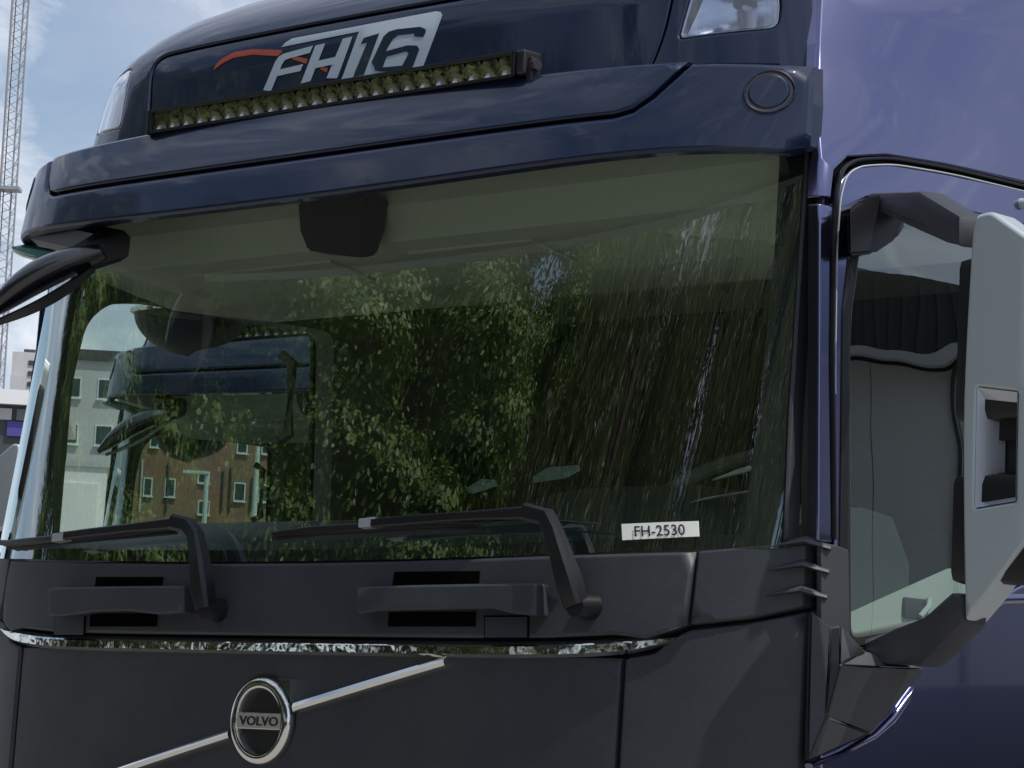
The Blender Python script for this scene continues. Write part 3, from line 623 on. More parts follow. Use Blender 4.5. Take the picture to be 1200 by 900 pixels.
for s_ in (1, -1):
    fx = lambda P: P if s_ > 0 else mirx(P)
    mpf = lambda a, c, d_: (a, y0m(abs(a), c)+d_, c)
    SM = patch('side_mirror', fx(shr), mpf, M['silver'], T, th=.055, bev=.008, holes=[fx(hole)], step=.03)
    # funnel-shaped notch through the shell
    hc = (1.625, 2.115); nf = [(1.606, 2.062), (1.655, 2.064), (1.655, 2.152), (1.606, 2.154)]; hq = [(1.578, 2.014), (1.660, 2.024), (1.660, 2.210), (1.578, 2.222)]
    V = [(s_*x, y0m(x, z)+.001, z) for x, z in hq]+[(s_*x, y0m(x, z)+.05, z) for x, z in nf]
    mesh_obj('shell_notch', V, [(0, 1, 5, 4), (1, 2, 6, 5), (2, 3, 7, 6), (3, 0, 4, 7)], M['silver2'], SM)
    b = MB(); b.box(1.595, 1.67, .222, .226, 2.05, 2.17)
    for v in b.bm.verts: v.co.x *= s_
    b.build('notch_glass', M['ink'], SM)
    for za, zb in ((2.133, 2.165), (2.053, 2.077)):
        b = MB(); b.box(1.598, 1.67, .205, .222, za, zb)
        for v in b.bm.verts: v.co.x *= s_
        b.build('notch_louvre', M['black'], SM)
    for za, zb in ((2.165, 2.455), (1.885, 2.075)):
        b = MB(); b.box(1.518, 1.74, .180, .250, za, zb, .02)
        for v in b.bm.verts: v.co.x *= s_
        mh = b.build('mirror_head', M['black'], SM, True, 30)
        b = MB(); b.box(1.545, 1.725, .2505, .2535, za+.015, zb-.015, .001)
        for v in b.bm.verts: v.co.x *= s_
        b.build('mirror_glass', M['mirror'], mh)
    if s_ > 0: aflat('mirror_arm', [(1029, 232), (1036, 227), (1093, 225), (1141, 254), (1141, 292), (1128, 286), (1082, 256), (1048, 249), (1025, 246)], .060, M['plastic'], SM, s_, o=.03, bev=.014)
    aflat('mirror_arm', [(1013, 753), (1067, 747), (1100, 725), (1130, 694), (1142, 700), (1142, 733), (1092, 782), (1060, 779), (1013, 777)], .055, M['plastic'], SM, s_, o=.03, bev=.014)
    # upper foot on the door frame
    pts = [(993, 247), (1010, 233), (1036, 228), (1055, 238), (1062, 262), (1050, 280), (1023, 298), (994, 300)]
    P = [Vector(hit(*p, GSIDE(.045))) for p in pts]; P0 = [Vector(hit(*p, GSIDE(-.01))) for p in pts]
    b = MB(); b.loft([P0, P]); bmesh.ops.bevel(b.bm, geom=[e for e in b.bm.edges], offset=.007, segments=2, affect='EDGES')
    for v in b.bm.verts: v.co.x *= s_
    if s_ > 0: b.build('mirror_foot', M['black'], SM, True, 30)
    else: b.bm.free()
    # lower bracket: faceted wedge from the corner panel out to the lower arm
    A3 = lambda px, py, o: Vector(hit(px, py, GSIDE(o)))
    V = [A3(950, 716, .003), A3(985, 733, .02), A3(1013, 763, .03), A3(984, 779, .055), A3(1084, 784, .10), A3(1020, 860, .02), A3(946, 893, .003), A3(968, 840, .03), A3(974, 735, .02)]
    back = [v+Vector((-.05, .05, 0)) for v in V]
    Fs = [(0, 8, 7, 6), (8, 1, 3, 7), (1, 2, 3), (3, 4, 5, 7), (7, 5, 6), (2, 4, 3)]
    rim = [0, 8, 1, 2, 4, 5, 6]
    Fs += [(rim[i], rim[(i+1) % 7], rim[(i+1) % 7]+9, rim[i]+9) for i in range(7)]
    VV = V+back; VV = [(s_*v.x, v.y, v.z) for v in VV]
    b = MB(); bv = [b.bm.verts.new(v) for v in VV]
    for f_i in Fs: b.bm.faces.new([bv[i] for i in f_i])
    bmesh.ops.bevel(b.bm, geom=[e for e in b.bm.edges if len(e.link_faces) == 2], offset=.003, segments=2, affect='EDGES')
    b.build('mirror_bracket', M['plastic'], SM, True, 20)
    hp = [A3(1013, 764, .035), A3(1013, 777, .045), A3(1030, 781, .06), A3(985, 779, .05), A3(985, 734, .02)]
    bp = [v-Vector((.05, 0, 0)) for v in hp]; b = MB(); b.loft([[(s_*v.x, v.y, v.z) for v in bp], [(s_*v.x, v.y, v.z) for v in hp]]); b.build('bracket_cover', M['black'], SM)

# front-view mirror at the far upper corner and kerb mirror over the far door
rings = []
fa, fb = Vector(hy(118, 290, .03)), Vector(hy(-22, 368, -.13))
ax = (fb-fa).normalized(); upv = Vector((0, 0, 1)); sidev = ax.cross(upv).normalized(); upn = sidev.cross(ax)
for t in np.linspace(0, 1, 17):
    c_ = fa.lerp(fb, t)+upn*(-.012+.020*sin(PI*t)); k = (sin(PI*min(.97, .10+.9*t)))**.55
    rings.append([c_+sidev*(.060*k*cos(a))+upn*((.038 if sin(a) > 0 else .030)*k*sin(a)) for a in np.linspace(0, 2*PI, 21)[:-1]])
FM = MB().loft(rings).build('front_view_mirror', M['gloss'], T, True, 50)
rr = [[fa.lerp(fb, .12+.82*t)+upn*(-.036-.012*sin(PI*t)+o)+sidev*(.046*(sin(PI*(.08+.84*t))**.5)*q_) for q_ in (-1, 1)] for t in np.linspace(0, 1, 13) for o in (0,)]
V = [v for r in rr for v in r]; mesh_obj('mirror_glass', V+[v+upn*.004 for v in V], [(2*i, 2*i+1, 2*i+3, 2*i+2) for i in range(12)]+[(26+2*i+2, 26+2*i+3, 26+2*i+1, 26+2*i) for i in range(12)], M['darkmetal'], FM)
MB().sect([(-.98, .16, 2.70), tuple(fa+Vector((0, .03, .01))), tuple(fa.lerp(fb, .25))], [.05, .04, .03], [.035, .035, .03], bev=.4).build('mirror_arm', M['black'], FM, True, 30)
KC = Vector(hit(226, 366, gx(-1.40))); rings = []
for t in np.linspace(0.02, 1, 12):
    a = t*PI/2; rings.append([(KC.x+.13*sin(a)*cos(k), KC.y+.165*sin(a)*sin(k), KC.z-.105*cos(a)+.012*sin(k)) for k in np.linspace(0, 2*PI, 29)[:-1]])
KM = MB().loft(rings).build('kerb_mirror', M['plastic'], T, True, 60)
ell = [(KC.x+.136*cos(k), KC.y+.170*sin(k), KC.z+.012*sin(k)+.002) for k in np.linspace(0, 2*PI, 33)]
MB().tube(ell, .007, 8).build('mirror_rim', M['chrome'], KM, True)
MB().sect([(-1.20, KC.y-.12, 2.72), (KC.x+.03, KC.y-.05, KC.z+.02)], .03, .03, bev=.4).build('mirror_arm', M['black'], KM, True, 30)

# cab interior
MB().box(-1.13, 1.13, .30, 2.15, 2.745, 2.775, .01).build('headliner', M['headliner'], T)
b = MB(); b.loft([[(x, .30, 2.70), (x, .34, 2.63), (x, .62, 2.585), (x, .95, 2.60), (x, .95, 2.744), (x, .30, 2.744)] for x in (-1.07, 1.07)]); b.build('overhead_shelf', M['headliner'], T)
for xa, xb in ((-.80, -.30), (-.06, .30)):
    b = MB(); b.loft([[(x, .40, 2.614), (x, .55, 2.589), (x, .55, 2.594), (x, .40, 2.62)] for x in (xa, xb)]); b.build('shelf_flap', M['headliner'], T)
b1 = [hy(645, 240, .36), hy(925, 206, .36), hy(925, 252, .40), hy(900, 283, .44), hy(790, 272, .44), hy(655, 262, .42)]
MB().loft([b1, [(x, y+.012, z) for x, y, z in b1]]).build('roller_blind', M['headliner'], T)
b2 = [hy(645, 241, .35), hy(925, 213, .35)]; MB().sect(b2, .008, .006).build('blind_rail', M['paper'], T)
sq = [(347, 236), (431, 228), (423, 262), (416, 293), (402, 297), (358, 293), (352, 270)]
P = [hy(*p, .235) for p in sq]; b = MB(); b.loft([P, [(x, y+.07, z) for x, y, z in P]]); bmesh.ops.bevel(b.bm, geom=[e for e in b.bm.edges], offset=.006, segments=2, affect='EDGES'); b.build('sensor_housing', M['ink'], T, True, 30)
rings = []
for x in np.linspace(-1.08, 1.08, 25):
    x = float(x); yf = s_ws(x, 1.96)+.03; hd = .055*max(0, 1-((x-.52)/.36)**4)
    rings.append([(x, yf, 1.93), (x, yf+.10, 1.985), (x, .42, 2.035+hd*.5), (x, .52, 2.055+hd), (x, .62, 2.045+hd), (x, .68, 1.96), (x, .70, 1.5), (x, yf, 1.5)])
MB().loft(rings).build('dashboard', M['dash'], T, True, 40)
# steering wheel
SW = Vector((.50, .80, 2.075)); tl = Matrix.Rotation(math.radians(-28), 3, 'X')
ring = [SW+tl @ Vector((.225*cos(a), .225*sin(a), 0)) for a in np.linspace(0, 2*PI, 41)]
tl = Matrix.Rotation(math.radians(-35), 3, 'X') @ Matrix.Rotation(0, 3, 'Z')
ring = [SW+Matrix.Rotation(math.radians(40), 3, 'X') @ Vector((.225*cos(a), .225*sin(a), 0)) for a in np.linspace(0, 2*PI, 41)]
sw = MB().tube(ring, .015, 10).build('steering_wheel', M['trim'], T, True)
b = MB()
for a in (-.3, PI+.3, -PI/2): b.sect([SW, SW+Matrix.Rotation(math.radians(40), 3, 'X') @ Vector((.22*cos(a), .22*sin(a), 0))], .018, .010)
b.tube([SW+Vector((0, -.02, -.03)), SW+Vector((0, .012, .012))], [.06, .05], 16); b.build('wheel_spokes', M['darktrim'], sw, True, 30)
def seat(x, y):
    b = MB(); b.box(x-.25, x+.25, y-.35, y+.15, 1.45, 1.62, .05); S_ = b.build('seat', M['seat'], T, True, 40)
    b = MB(); b.loft([[(x-.25, y+.08, 1.55), (x+.25, y+.08, 1.55), (x+.25, y+.22, 1.55), (x-.25, y+.22, 1.55)], [(x-.25, y+.10, 1.9), (x+.25, y+.10, 1.9), (x+.25, y+.25, 1.9), (x-.25, y+.25, 1.9)], [(x-.19, y+.16, 2.09), (x+.19, y+.16, 2.09), (x+.19, y+.26, 2.09), (x-.19, y+.26, 2.09)]])
    bmesh.ops.bevel(b.bm, geom=[e for e in b.bm.edges], offset=.03, segments=3, affect='EDGES'); b.build('backrest', M['seat'], S_, True, 40)
    b = MB(); b.box(x-.13, x+.13, y+.14, y+.25, 2.10, 2.30, .04); b.build('headrest', M['seat'], S_, True, 40)
seat(.52, 1.2)
seat(-.72, 1.05)
MB().sect([(-1.06, .97, 2.30), (-1.03, .98, 2.32), (-1.03, .98, 2.50), (-1.06, .97, 2.52)], .012, .012).build('grab_handle', M['trim'], T)
MB().box(-1.12, 1.12, 2.06, 2.12, 1.2, 2.76).build('rear_wall', M['darktrim'], T)
MB().box(-1.12, 1.12, .3, 2.12, 1.14, 1.18).build('cab_floor', M['darktrim'], T)
# pale ledge of the near door, seen through its window
MB().box(.99, 1.115, .36, 1.2, 1.60, 1.845, .015).build('door_armrest', M['doortrim'], T)
b = MB(); b.loft([[(1.10, .33, 1.74), (1.175, .33, 1.74), (1.178, .33, 1.835), (1.10, .33, 1.80)], [(1.08, .66, 1.76), (1.178, .66, 1.76), (1.184, .66, 1.948), (1.08, .66, 1.90)], [(1.08, 1.2, 1.76), (1.178, 1.2, 1.76), (1.184, 1.2, 1.98), (1.08, 1.2, 1.93)]]); b.build('door_sill_ledge', M['doortrim'], T, True, 20)
MB().box(1.168, 1.1885, .52, .60, 1.845, 1.885, .008).build('door_pull_recess', M['darktrim'], T, True, 30)
MB().tube([(1.192, .565, 1.85), (1.196, .585, 1.87), (1.192, .59, 1.885)], .006, 8).build('door_pull', M['doortrim'], T, True)

# roof, lower front, chassis and wheels (outside the frame)
rings = []
for y, z, wd in ((.62, 3.295, .97), (.85, 3.375, 1.02), (1.2, 3.44, 1.08), (1.7, 3.50, 1.14), (2.25, 3.52, 1.17)):
    rings.append([(x*wd, y, z-.10*abs(x)**4) for x in np.linspace(-1, 1, 13)]+[(x*wd, y, z-.16) for x in np.linspace(1, -1, 13)])
MB().loft(rings).build('roof', M['navy'], T, True, 40)
MB().box(-1.15, 1.15, 2.22, 2.27, 1.2, 3.55, .02).build('cab_back', M['purple'], T)
patch('lower_grille', rnd(rect(-1.10, 1.10, .72, 1.19), .04, 4), fm(lambda x, z: .235*Q(x/1.2)-.01), M['plastic'], T, th=.04, bev=.01, step=.1)
for i in range(5): patch('grille_slat', rect(-.8, .8, .76+i*.085, .80+i*.085), fm(lambda x, z: .235*Q(x/1.2)-.03), M['black'], T, th=.015, bev=.004, step=.1)
patch('bumper', rnd(rect(-1.18, 1.18, .28, .70), .05, 4), fm(lambda x, z: .235*Q(x/1.2)-.05), M['purple'], T, th=.12, bev=.02, step=.1)
for s_ in (1, -1):
    patch('headlamp', [(s_*x, z) for x, z in rnd([(.80, .5), (1.12, .52), (1.14, .66), (.85, .66)], .02, 3)][::s_], fm(lambda x, z: .235*Q(x/1.2)-.06), M['lens'], T, th=.02, bev=.006)
    b = MB(); b.box(s_*.42-.05, s_*.42+.05, .3, 6.0, .75, 1.02).build('chassis_rail', M['black'], T)
    for yy in (1.35, 4.9):
        b = MB(); xs = [s_*v for v in (.90, .92, 1.20, 1.22)]; rr_ = (.40, .50, .50, .40)
        b.loft([[(x, yy+r*cos(k), .5+r*sin(k)) for k in np.linspace(0, 2*PI, 33)[:-1]] for x, r in zip(xs, rr_)]); Wh = b.build('wheel', M['rubber'], T, True, 30)
        b = MB(); b.loft([[(x, yy+r*cos(k), .5+r*sin(k)) for k in np.linspace(0, 2*PI, 25)[:-1]] for x, r in ((s_*1.14, .29), (s_*1.225, .28), (s_*1.16, .20), (s_*1.23, .10))]); b.build('rim', M['silver'], Wh, True, 30)
    MB().box(min(s_*.9, s_*1.22), max(s_*.9, s_*1.22), .40, .80, .35, 1.15, .03).build('entry_step', M['black'], T)

# ------------------------------------------------------------------ the neighbouring truck: a copy of the whole tree of parts
def copy_tree(o, parent=None):
    c = o.copy(); COL.objects.link(c); c.parent = parent
    for ch in [x for x in COL.objects if x.parent == o]: copy_tree(ch, c)
    return c
T2 = copy_tree(T); T2.location = (-3.15, 3.0, .1); T2.rotation_euler = (0, 0, math.radians(6))
T2['label'] = 'second navy truck parked alongside, seen through the far window of the nearer cab'
for o in [x for x in COL.objects if x.parent == T2 and x.name.startswith('number_label')]:
    for ch in [x for x in COL.objects if x.parent == o]: bpy.data.objects.remove(ch)
    bpy.data.objects.remove(o)

# paper notes on the dashboard; the two thin sheets paint sunlight patches
def sheet(name, label, pts, Y, m, th=.012, up=.0):
    P = [Vector(hy(*p, Y)) for p in pts]; P = [Vector((p.x, p.y+(.05 if i in (2, 3) else 0), p.z)) for i, p in enumerate(P)]
    b = MB(); b.loft([P, [p+Vector((0, .004, -th)) for p in P]]); b.build(name, m, None, label=label, category='paper')
sheet('paper_note', 'pale folded paper note on the dashboard right of the middle wiper arm', [(624, 559), (660, 554), (660, 542), (623, 545)], .52, M['doortrim'])
sheet('paper_note', 'small white paper scrap standing on the dashboard', [(548, 571), (553, 572), (563, 560), (547, 558)], .52, M['doortrim'])
sheet('sun_patch_sheet', 'upper angular sunlight patch in front of the steering wheel, made as a pale sheet', [(834, 562), (893, 547), (860, 543), (848, 546)], .5, M['paper'], .002)
sheet('sun_patch_sheet', 'lower long sunlight patch in front of the steering wheel, made as a pale sheet', [(808, 588), (858, 578), (881, 568), (810, 580)], .42, M['paper'], .002)

# ------------------------------------------------------------------ ground
gm = mat('pale_concrete', (.23, .22, .205), .85, noise=(4, .3, (.28, .27, .25)), bump=(60, .5, .01))
mesh_obj('ground', [(-2500, -2500, 0), (2500, -2500, 0), (2500, 2500, 0), (-2500, 2500, 0)], [(0, 1, 2, 3)], gm, kind='structure')

# ------------------------------------------------------------------ background
def at(px, py, D):
    R = ray(px, py); k = D/(R[0]*dv[0]+R[1]*dv[1]); return Vector([CAM[i]+k*R[i] for i in range(3)])
def boxp(name, P0, ex, ey, dims, m, parent=None, **pr):
    """box from corner P0 along unit axes ex, ey and up; dims a, b, h"""
    a, b_, h = dims; b = MB(); c = [P0+ex*i*a+ey*j*b_+Vector((0, 0, k*h)) for k in (0, 1) for i, j in ((0, 0), (1, 0), (1, 1), (0, 1))]
    b.loft([c[:4], c[4:]]); return b.build(name, m, parent, **pr)
W1 = mat('grey_render', (.42, .43, .44), .8, noise=(.8, .3, (.48, .49, .50)))
W2 = mat('dark_cladding', (.045, .05, .055), .6, noise=(1.5, .3, (.06, .065, .07)))
W3 = mat('white_van_paint', (.78, .79, .80), .35, 0, .6)
W4 = mat('window_pane', (.03, .045, .05), .08, 0, 0)
W5 = mat('white_frame', (.62, .66, .66), .6)
WR = mat('roof_membrane', (.16, .17, .18), .8)
WP = mat('purple_banner', (.07, .06, .28), .6)
mb_ = bpy.data.materials.new('brickwork'); mb_.use_nodes = True; n_ = mb_.node_tree.nodes; l_ = mb_.node_tree.links
bt = n_.new('ShaderNodeTexBrick'); bt.inputs['Scale'].default_value = 1.0; bt.inputs['Brick Width'].default_value = .25; bt.inputs['Row Height'].default_value = .075; bt.inputs['Mortar Size'].default_value = .01
bt.inputs['Color1'].default_value = (.40, .18, .12, 1); bt.inputs['Color2'].default_value = (.31, .14, .10, 1); bt.inputs['Mortar'].default_value = (.38, .3, .24, 1)
tcn = n_.new('ShaderNodeTexCoord'); mpn = n_.new('ShaderNodeMapping'); mpn.inputs['Rotation'].default_value = (PI/2, 0, 0)
l_.new(tcn.outputs['Object'], mpn.inputs['Vector']); l_.new(mpn.outputs['Vector'], bt.inputs['Vector'])
nn_ = n_.new('ShaderNodeTexNoise'); nn_.inputs['Scale'].default_value = .35; nn_.inputs['Detail'].default_value = 6; mm = n_.new('ShaderNodeMixRGB'); mm.blend_type = 'MULTIPLY'; mm.inputs['Fac'].default_value = .55
l_.new(tcn.outputs['Object'], nn_.inputs['Vector']); l_.new(bt.outputs['Color'], mm.inputs['Color1']); l_.new(nn_.outputs['Color'], mm.inputs['Color2']); l_.new(mm.outputs['Color'], n_['Principled BSDF'].inputs['Base Color']); n_['Principled BSDF'].inputs['Roughness'].default_value = .9

def win_unit(parent, P0, ex, ey, wd, ht, m=W4, fr=W5, f=.09):
    fo = boxp('window', P0-ey*.05, ex, ey, (wd, .10, ht), fr, parent)
    boxp('pane', P0-ey*.075+ex*f+Vector((0, 0, f)), ex, ey, (wd-2*f, .05, ht-2*f), m, fo)
    boxp('sill', P0-ey*.20-ex*.05-Vector((0, 0, .08)), ex, ey, (wd+.1, .22, .08), fr, fo)
# brick building: facade square to the view through the far window
ang = math.radians(20); ex = Vector((rv[0]*cos(ang)-rv[1]*sin(ang)*-1, rv[1]*cos(ang)+rv[0]*sin(ang)*-1, 0)).normalized()
ex = (Vector(rv)*cos(math.radians(22))+Vector(dv)*sin(math.radians(22))).normalized(); ey = Vector((-ex.y, ex.x, 0)); exb, eyb = ex, ey
c0 = at(118, 600, 210); c0.z = 0
BR = thing('brick_building', 'red brick office building with white framed windows seen through both cabs', 'building', c0)
def local(P): return P-c0
B0 = Vector((0, 0, 0)); topz = 24.4
me_ = boxp('wall', B0, ex, ey, (34, 14, topz), mb_, BR)
boxp('parapet', B0-ex*.2-ey*.2+Vector((0, 0, topz)), ex, ey, (34.4, 14.4, .5), W1, BR)
def onfac(px, py):    # point of the facade seen at a traced spot, in building coordinates
    R = Vector(ray(px, py)); o = Vector(CAM)-c0; t = -o.dot(ey)/R.dot(ey); P = o+R*t; return P.dot(ex), P.z
for x0, y0_, x1, y1_ in ((175, 508, 186, 524), (194, 505, 209, 525), (277, 510, 291, 531), (306, 513, 320, 532), (167, 560, 179, 581), (192, 561, 206, 582), (231, 553, 246, 566), (273, 566, 288, 587), (302, 568, 316, 588), (231, 587, 246, 603), (331, 513, 345, 534), (331, 568, 345, 590), (148, 560, 154, 581), (167, 612, 179, 632), (192, 612, 206, 632), (273, 616, 288, 637), (302, 618, 316, 640), (146, 505, 158, 524), (360, 513, 375, 535), (360, 568, 375, 590)):
    xa, za = onfac(x0, y1_); xb, zb = onfac(x1, y0_); win_unit(BR, ex*xa+Vector((0, 0, za)), ex, ey, xb-xa, zb-za, f=.10)
for px, pa, pb in ((162, 538, 600), (193, 541, 600), (258, 552, 598), (267, 548, 600), (292, 560, 602)):
    xa, za = onfac(px, pb); xb, zb = onfac(px, pa); boxp('drain_pipe', ex*xa-ey*.16+Vector((0, 0, za)), ex, ey, (.12, .12, zb-za), W2 if px != 162 else W1, BR)
zlow = onfac(240, 640)[1]-1.6
for j in range(5):
    for k in range(8):
        zz = zlow-1.3-3.4*j
        if zz > .8: win_unit(BR, exb*(1.2+4.1*k)+Vector((0, 0, zz)), exb, eyb, 1.1, 1.35, f=.10)
# poles in front of the brick building
def pole(pt, pb, D, label, arm=None):
    a, b_ = at(*pt, D), at(*pb, D); p = thing('lamp_post', label, 'lamp post', (b_.x, b_.y, 0), group=None); o = Vector((b_.x, b_.y, 0))
    MB().tube([Vector((0, 0, 0)), Vector((0, 0, a.z*.5)), Vector((0, 0, a.z))], [.07, .06, .045], 10).build('post', W5, p, True)
    if arm:
        s_ = at(*arm, D)-o; MB().tube([Vector((0, 0, a.z-.02)), Vector((s_.x, s_.y, s_.z))], .02, 8).build('lamp_arm', W5, p, True)
        MB().sect([Vector((s_.x, s_.y, s_.z)), Vector((s_.x, s_.y, s_.z))-Vector(rv)*-.5], .07, .03).build('lamp_head', W5, p)
pole((305, 508), (298, 600), 60, 'tall pale post before the brick building, right one of two', (332, 505))
pole((242, 553), (240, 600), 60, 'shorter pale post before the brick building, left one of two', (215, 553))
ex = (Vector(rv)*cos(math.radians(6))+Vector(dv)*sin(math.radians(6))).normalized(); ey = Vector((-ex.y, ex.x, 0))
# grey flat-roofed block behind the neighbouring truck
g0 = at(62, 440, 190); g0.z = 0; ztop = at(112, 409, 190).z
GB = thing('grey_block', 'grey flat roofed block beyond the neighbouring truck with dark roof edge', 'building', g0)
boxp('wall', B0, ex, ey, (4.5, 10, ztop-.7), W1, GB); boxp('roof_edge', B0-ex*.25-ey*.25+Vector((0, 0, ztop-.7)), ex, ey, (5.0, 10.5, .65), W2, GB)
for k in range(2):
    for j in range(5): win_unit(GB, ex*(.7+2.1*k)+Vector((0, 0, ztop-3.1-2.9*j)), ex, ey, 1.1, 1.3)
# pale tower block far away
t0_ = at(11, 470, 850); t0_.z = 0; tz = at(20, 412, 850).z
TB = thing('tower_block', 'pale grey high-rise far off between the mast and the cab', 'building', t0_)
boxp('wall', B0, ex, ey, (24, 18, tz), W1, TB); boxp('roof_plant_room', ex*3+ey*2+Vector((0, 0, tz)), ex, ey, (19, 12, 1.1), W2, TB)
boxp('wall_wing', -ex*.0-ey*3+ex*0, ex, ey, (3.2, 3, tz-7), W1, TB)
for j in range(14):
    for k in range(5): 
        P0 = ex*(4.6+3.9*k)-ey*.3+Vector((0, 0, tz-3.6-3.0*j)); fo = boxp('window', P0, ex, ey, (2.0, .5, 1.3), W4, TB)
# dark shed with white roof edge and purple banner
s0 = at(-90, 560, 75); s0.z = 0; sz = at(10, 457, 75).z
SH = thing('dark_shed', 'dark clad shed with white roof edge and purple banner at the left edge', 'building', s0)
wd_ = (at(60, 560, 75)-at(-90, 560, 75)).length
boxp('wall', B0, ex, ey, (wd_, 8, sz-.35), W2, SH); boxp('roof_edge', -ex*.2-ey*.3+Vector((0, 0, sz-.35)), ex, ey, (wd_+.4, 8.6, .36), W3, SH)
zb_ = at(10, 510, 75).z; zt_ = at(10, 493, 75).z
boxp('banner', ex*1.95-ey*.08+Vector((0, 0, zb_)), ex, ey, (wd_-2.1, .05, zt_-zb_), WP, SH)
for k in range(5): boxp('window', ex*(.3+.62*k)-ey*.06+Vector((0, 0, sz-.72)), ex, ey, (.5, .05, .28), WR if k % 2 else W1, SH)
# white box lorry between
v0 = at(-75, 640, 27); v0.z = 0; vz = at(5, 541, 27).z
VN = thing('box_lorry', 'white box bodied lorry standing low at the left edge beyond the cab', 'lorry', v0)
boxp('cargo_box', Vector((0, 0, 1.1)), ex, ey, (1.45, 6, vz-1.1), W3, VN); boxp('roof_rail', -ex*.02-ey*.02+Vector((0, 0, vz-.001)), ex, ey, (1.49, 6.04, .05), W1, VN)
boxp('rear_door', ex*.06-ey*.02+Vector((0, 0, 1.2)), ex, ey, (.65, .03, vz-1.35), W3, VN); boxp('rear_door', ex*.73-ey*.02+Vector((0, 0, 1.2)), ex, ey, (.65, .03, vz-1.35), W3, VN)
boxp('chassis', ey*.3+ex*.2+Vector((0, 0, .7)), ex, ey, (1.05, 5.5, .38), M['black'], VN)
for i in (0, 1):
    for j in (.8, 4.6):
        P = ex*(.05+i*1.15)+ey*j; b = MB(); b.tube([P+Vector((0, 0, .45)), P+ex*.22+Vector((0, 0, .45))], .45, 20); b.build('wheel', M['rubber'], VN, True)
# lattice mast
m0 = at(4, 340, 85); m0.z = 0
MS = thing('lattice_mast', 'tall slim steel lattice mast rising at the left edge', 'mast', m0)
WM = mat('galvanised_steel', (.30, .31, .34), .5, .4); WMR = mat('weathered_mast_steel', (.27, .25, .26), .6)
rr3 = Vector(rv); dd3 = Vector(dv); wM = 20*85/3600; H = 34.
legs = [rr3*(-wM*.58), rr3*(wM*.42)-dd3*.1, rr3*(-wM*.05)+dd3*.42]
for i, lg in enumerate(legs): MB().tube([lg, lg+Vector((0, 0, H))], .028 if i else .036, 6).build('mast_leg', WMR if i == 0 else WM, MS, True)
b = MB(); hstep = .235
for k in range(int(H/hstep)-1):
    for i in range(3):
        a, c = legs[i], legs[(i+1) % 3]
        if k % 2: a, c = c, a
        z = k*hstep; b.tube([a+Vector((0, 0, z)), c+Vector((0, 0, z+hstep))], .010, 4)
b.build('lattice_brace', WM, MS, kind='stuff')
zc = at(20, 223, 85).z
boxp('mast_collar', legs[0]-rr3*.05-dd3*.15+Vector((0, 0, zc)), rr3, dd3, (wM+.12, .6, .09), WM, MS)
# tie the mast's visible second flight: a cable ladder
MB().tube([legs[0]+dd3*.1+rr3*.08, legs[0]+dd3*.1+rr3*.08+Vector((0, 0, H))], .016, 5).build('cable', M['black'], MS)

# ------------------------------------------------------------------ warehouse beside the trucks (mirrored in door and window)
WL = mat('pale_wall_panel', (.72, .76, .75), .6, noise=(.6, .3, (.82, .85, .84)))
ha = math.radians(47); hd = math.radians(47-90+172)
EX = Vector((cos(hd), sin(hd), 0)); EY = Vector((-EX.y, EX.x, 0)); EY = EY if EY.dot(Vector((cos(ha), sin(ha), 0))) > 0 else -EY
hw0 = Vector((1.2+14*cos(ha), .4+14*sin(ha), 0))-EX*18
HW = thing('warehouse', 'long pale panelled warehouse with dark ribbed eaves, mirrored in the side window', 'building', hw0)
boxp('wall', EY*.1, EX, EY, (34, 9, 4.9), W2, HW)
for k in range(14):
    boxp('wall_panel', EX*(2.42*k+.01)+Vector((0, 0, 2.75)), EX, EY, (2.39, .12, 2.12), WL, HW)
for k in range(14): boxp('plinth_panel', EX*(2.42*k+.01)+Vector((0, 0, 0)), EX, EY, (2.39, .10, 2.72), W2, HW)
boxp('eaves_band', -EX*.2-EY*.15+Vector((0, 0, 4.9)), EX, EY, (34.4, 9.4, .75), W2, HW)
for k in range(84): boxp('eaves_rib', EX*(.4*k)-EY*.24+Vector((0, 0, 4.93)), EX, EY, (.14, .085, .69), W2, HW)
boxp('eaves_trim', -EX*.2-EY*.26+Vector((0, 0, 4.87)), EX, EY, (34.4, .1, .06), W5, HW)
for k in (3, 10, 12): win_unit(HW, EX*(2.42*k+.5)+Vector((0, 0, 3.3)), EX, EY, 1.3, 1.1)
boxp('down_pipe', EX*19.2-EY*.12+Vector((0, 0, 2.76)), EX, EY, (.08, .08, 2.1), W2, HW)

# ------------------------------------------------------------------ trees in front of the trucks (they fill the windscreen's reflection)
def leafmat(name, c1, c2, tr):
    m = bpy.data.materials.new(name); m.use_nodes = True; n = m.node_tree.nodes; l = m.node_tree.links; n.clear()
    t = n.new('ShaderNodeTexCoord'); z = n.new('ShaderNodeTexNoise'); z.inputs['Scale'].default_value = 2.3; z.inputs['Detail'].default_value = 5
    l.new(t.outputs['Object'], z.inputs['Vector']); r = n.new('ShaderNodeValToRGB'); r.color_ramp.elements[0].position = .35; r.color_ramp.elements[1].position = .65
    r.color_ramp.elements[0].color = (*c1, 1); r.color_ramp.elements[1].color = (*c2, 1); l.new(z.outputs['Fac'], r.inputs['Fac'])
    d_ = n.new('ShaderNodeBsdfPrincipled'); d_.inputs['Roughness'].default_value = .5; l.new(r.outputs['Color'], d_.inputs['Base Color'])
    tl_ = n.new('ShaderNodeBsdfTranslucent'); l.new(r.outputs['Color'], tl_.inputs['Color']); mi = n.new('ShaderNodeMixShader'); mi.inputs['Fac'].default_value = tr
    o = n.new('ShaderNodeOutputMaterial'); l.new(d_.outputs['BSDF'], mi.inputs[1]); l.new(tl_.outputs['BSDF'], mi.inputs[2]); l.new(mi.outputs['Shader'], o.inputs['Surface']); return m
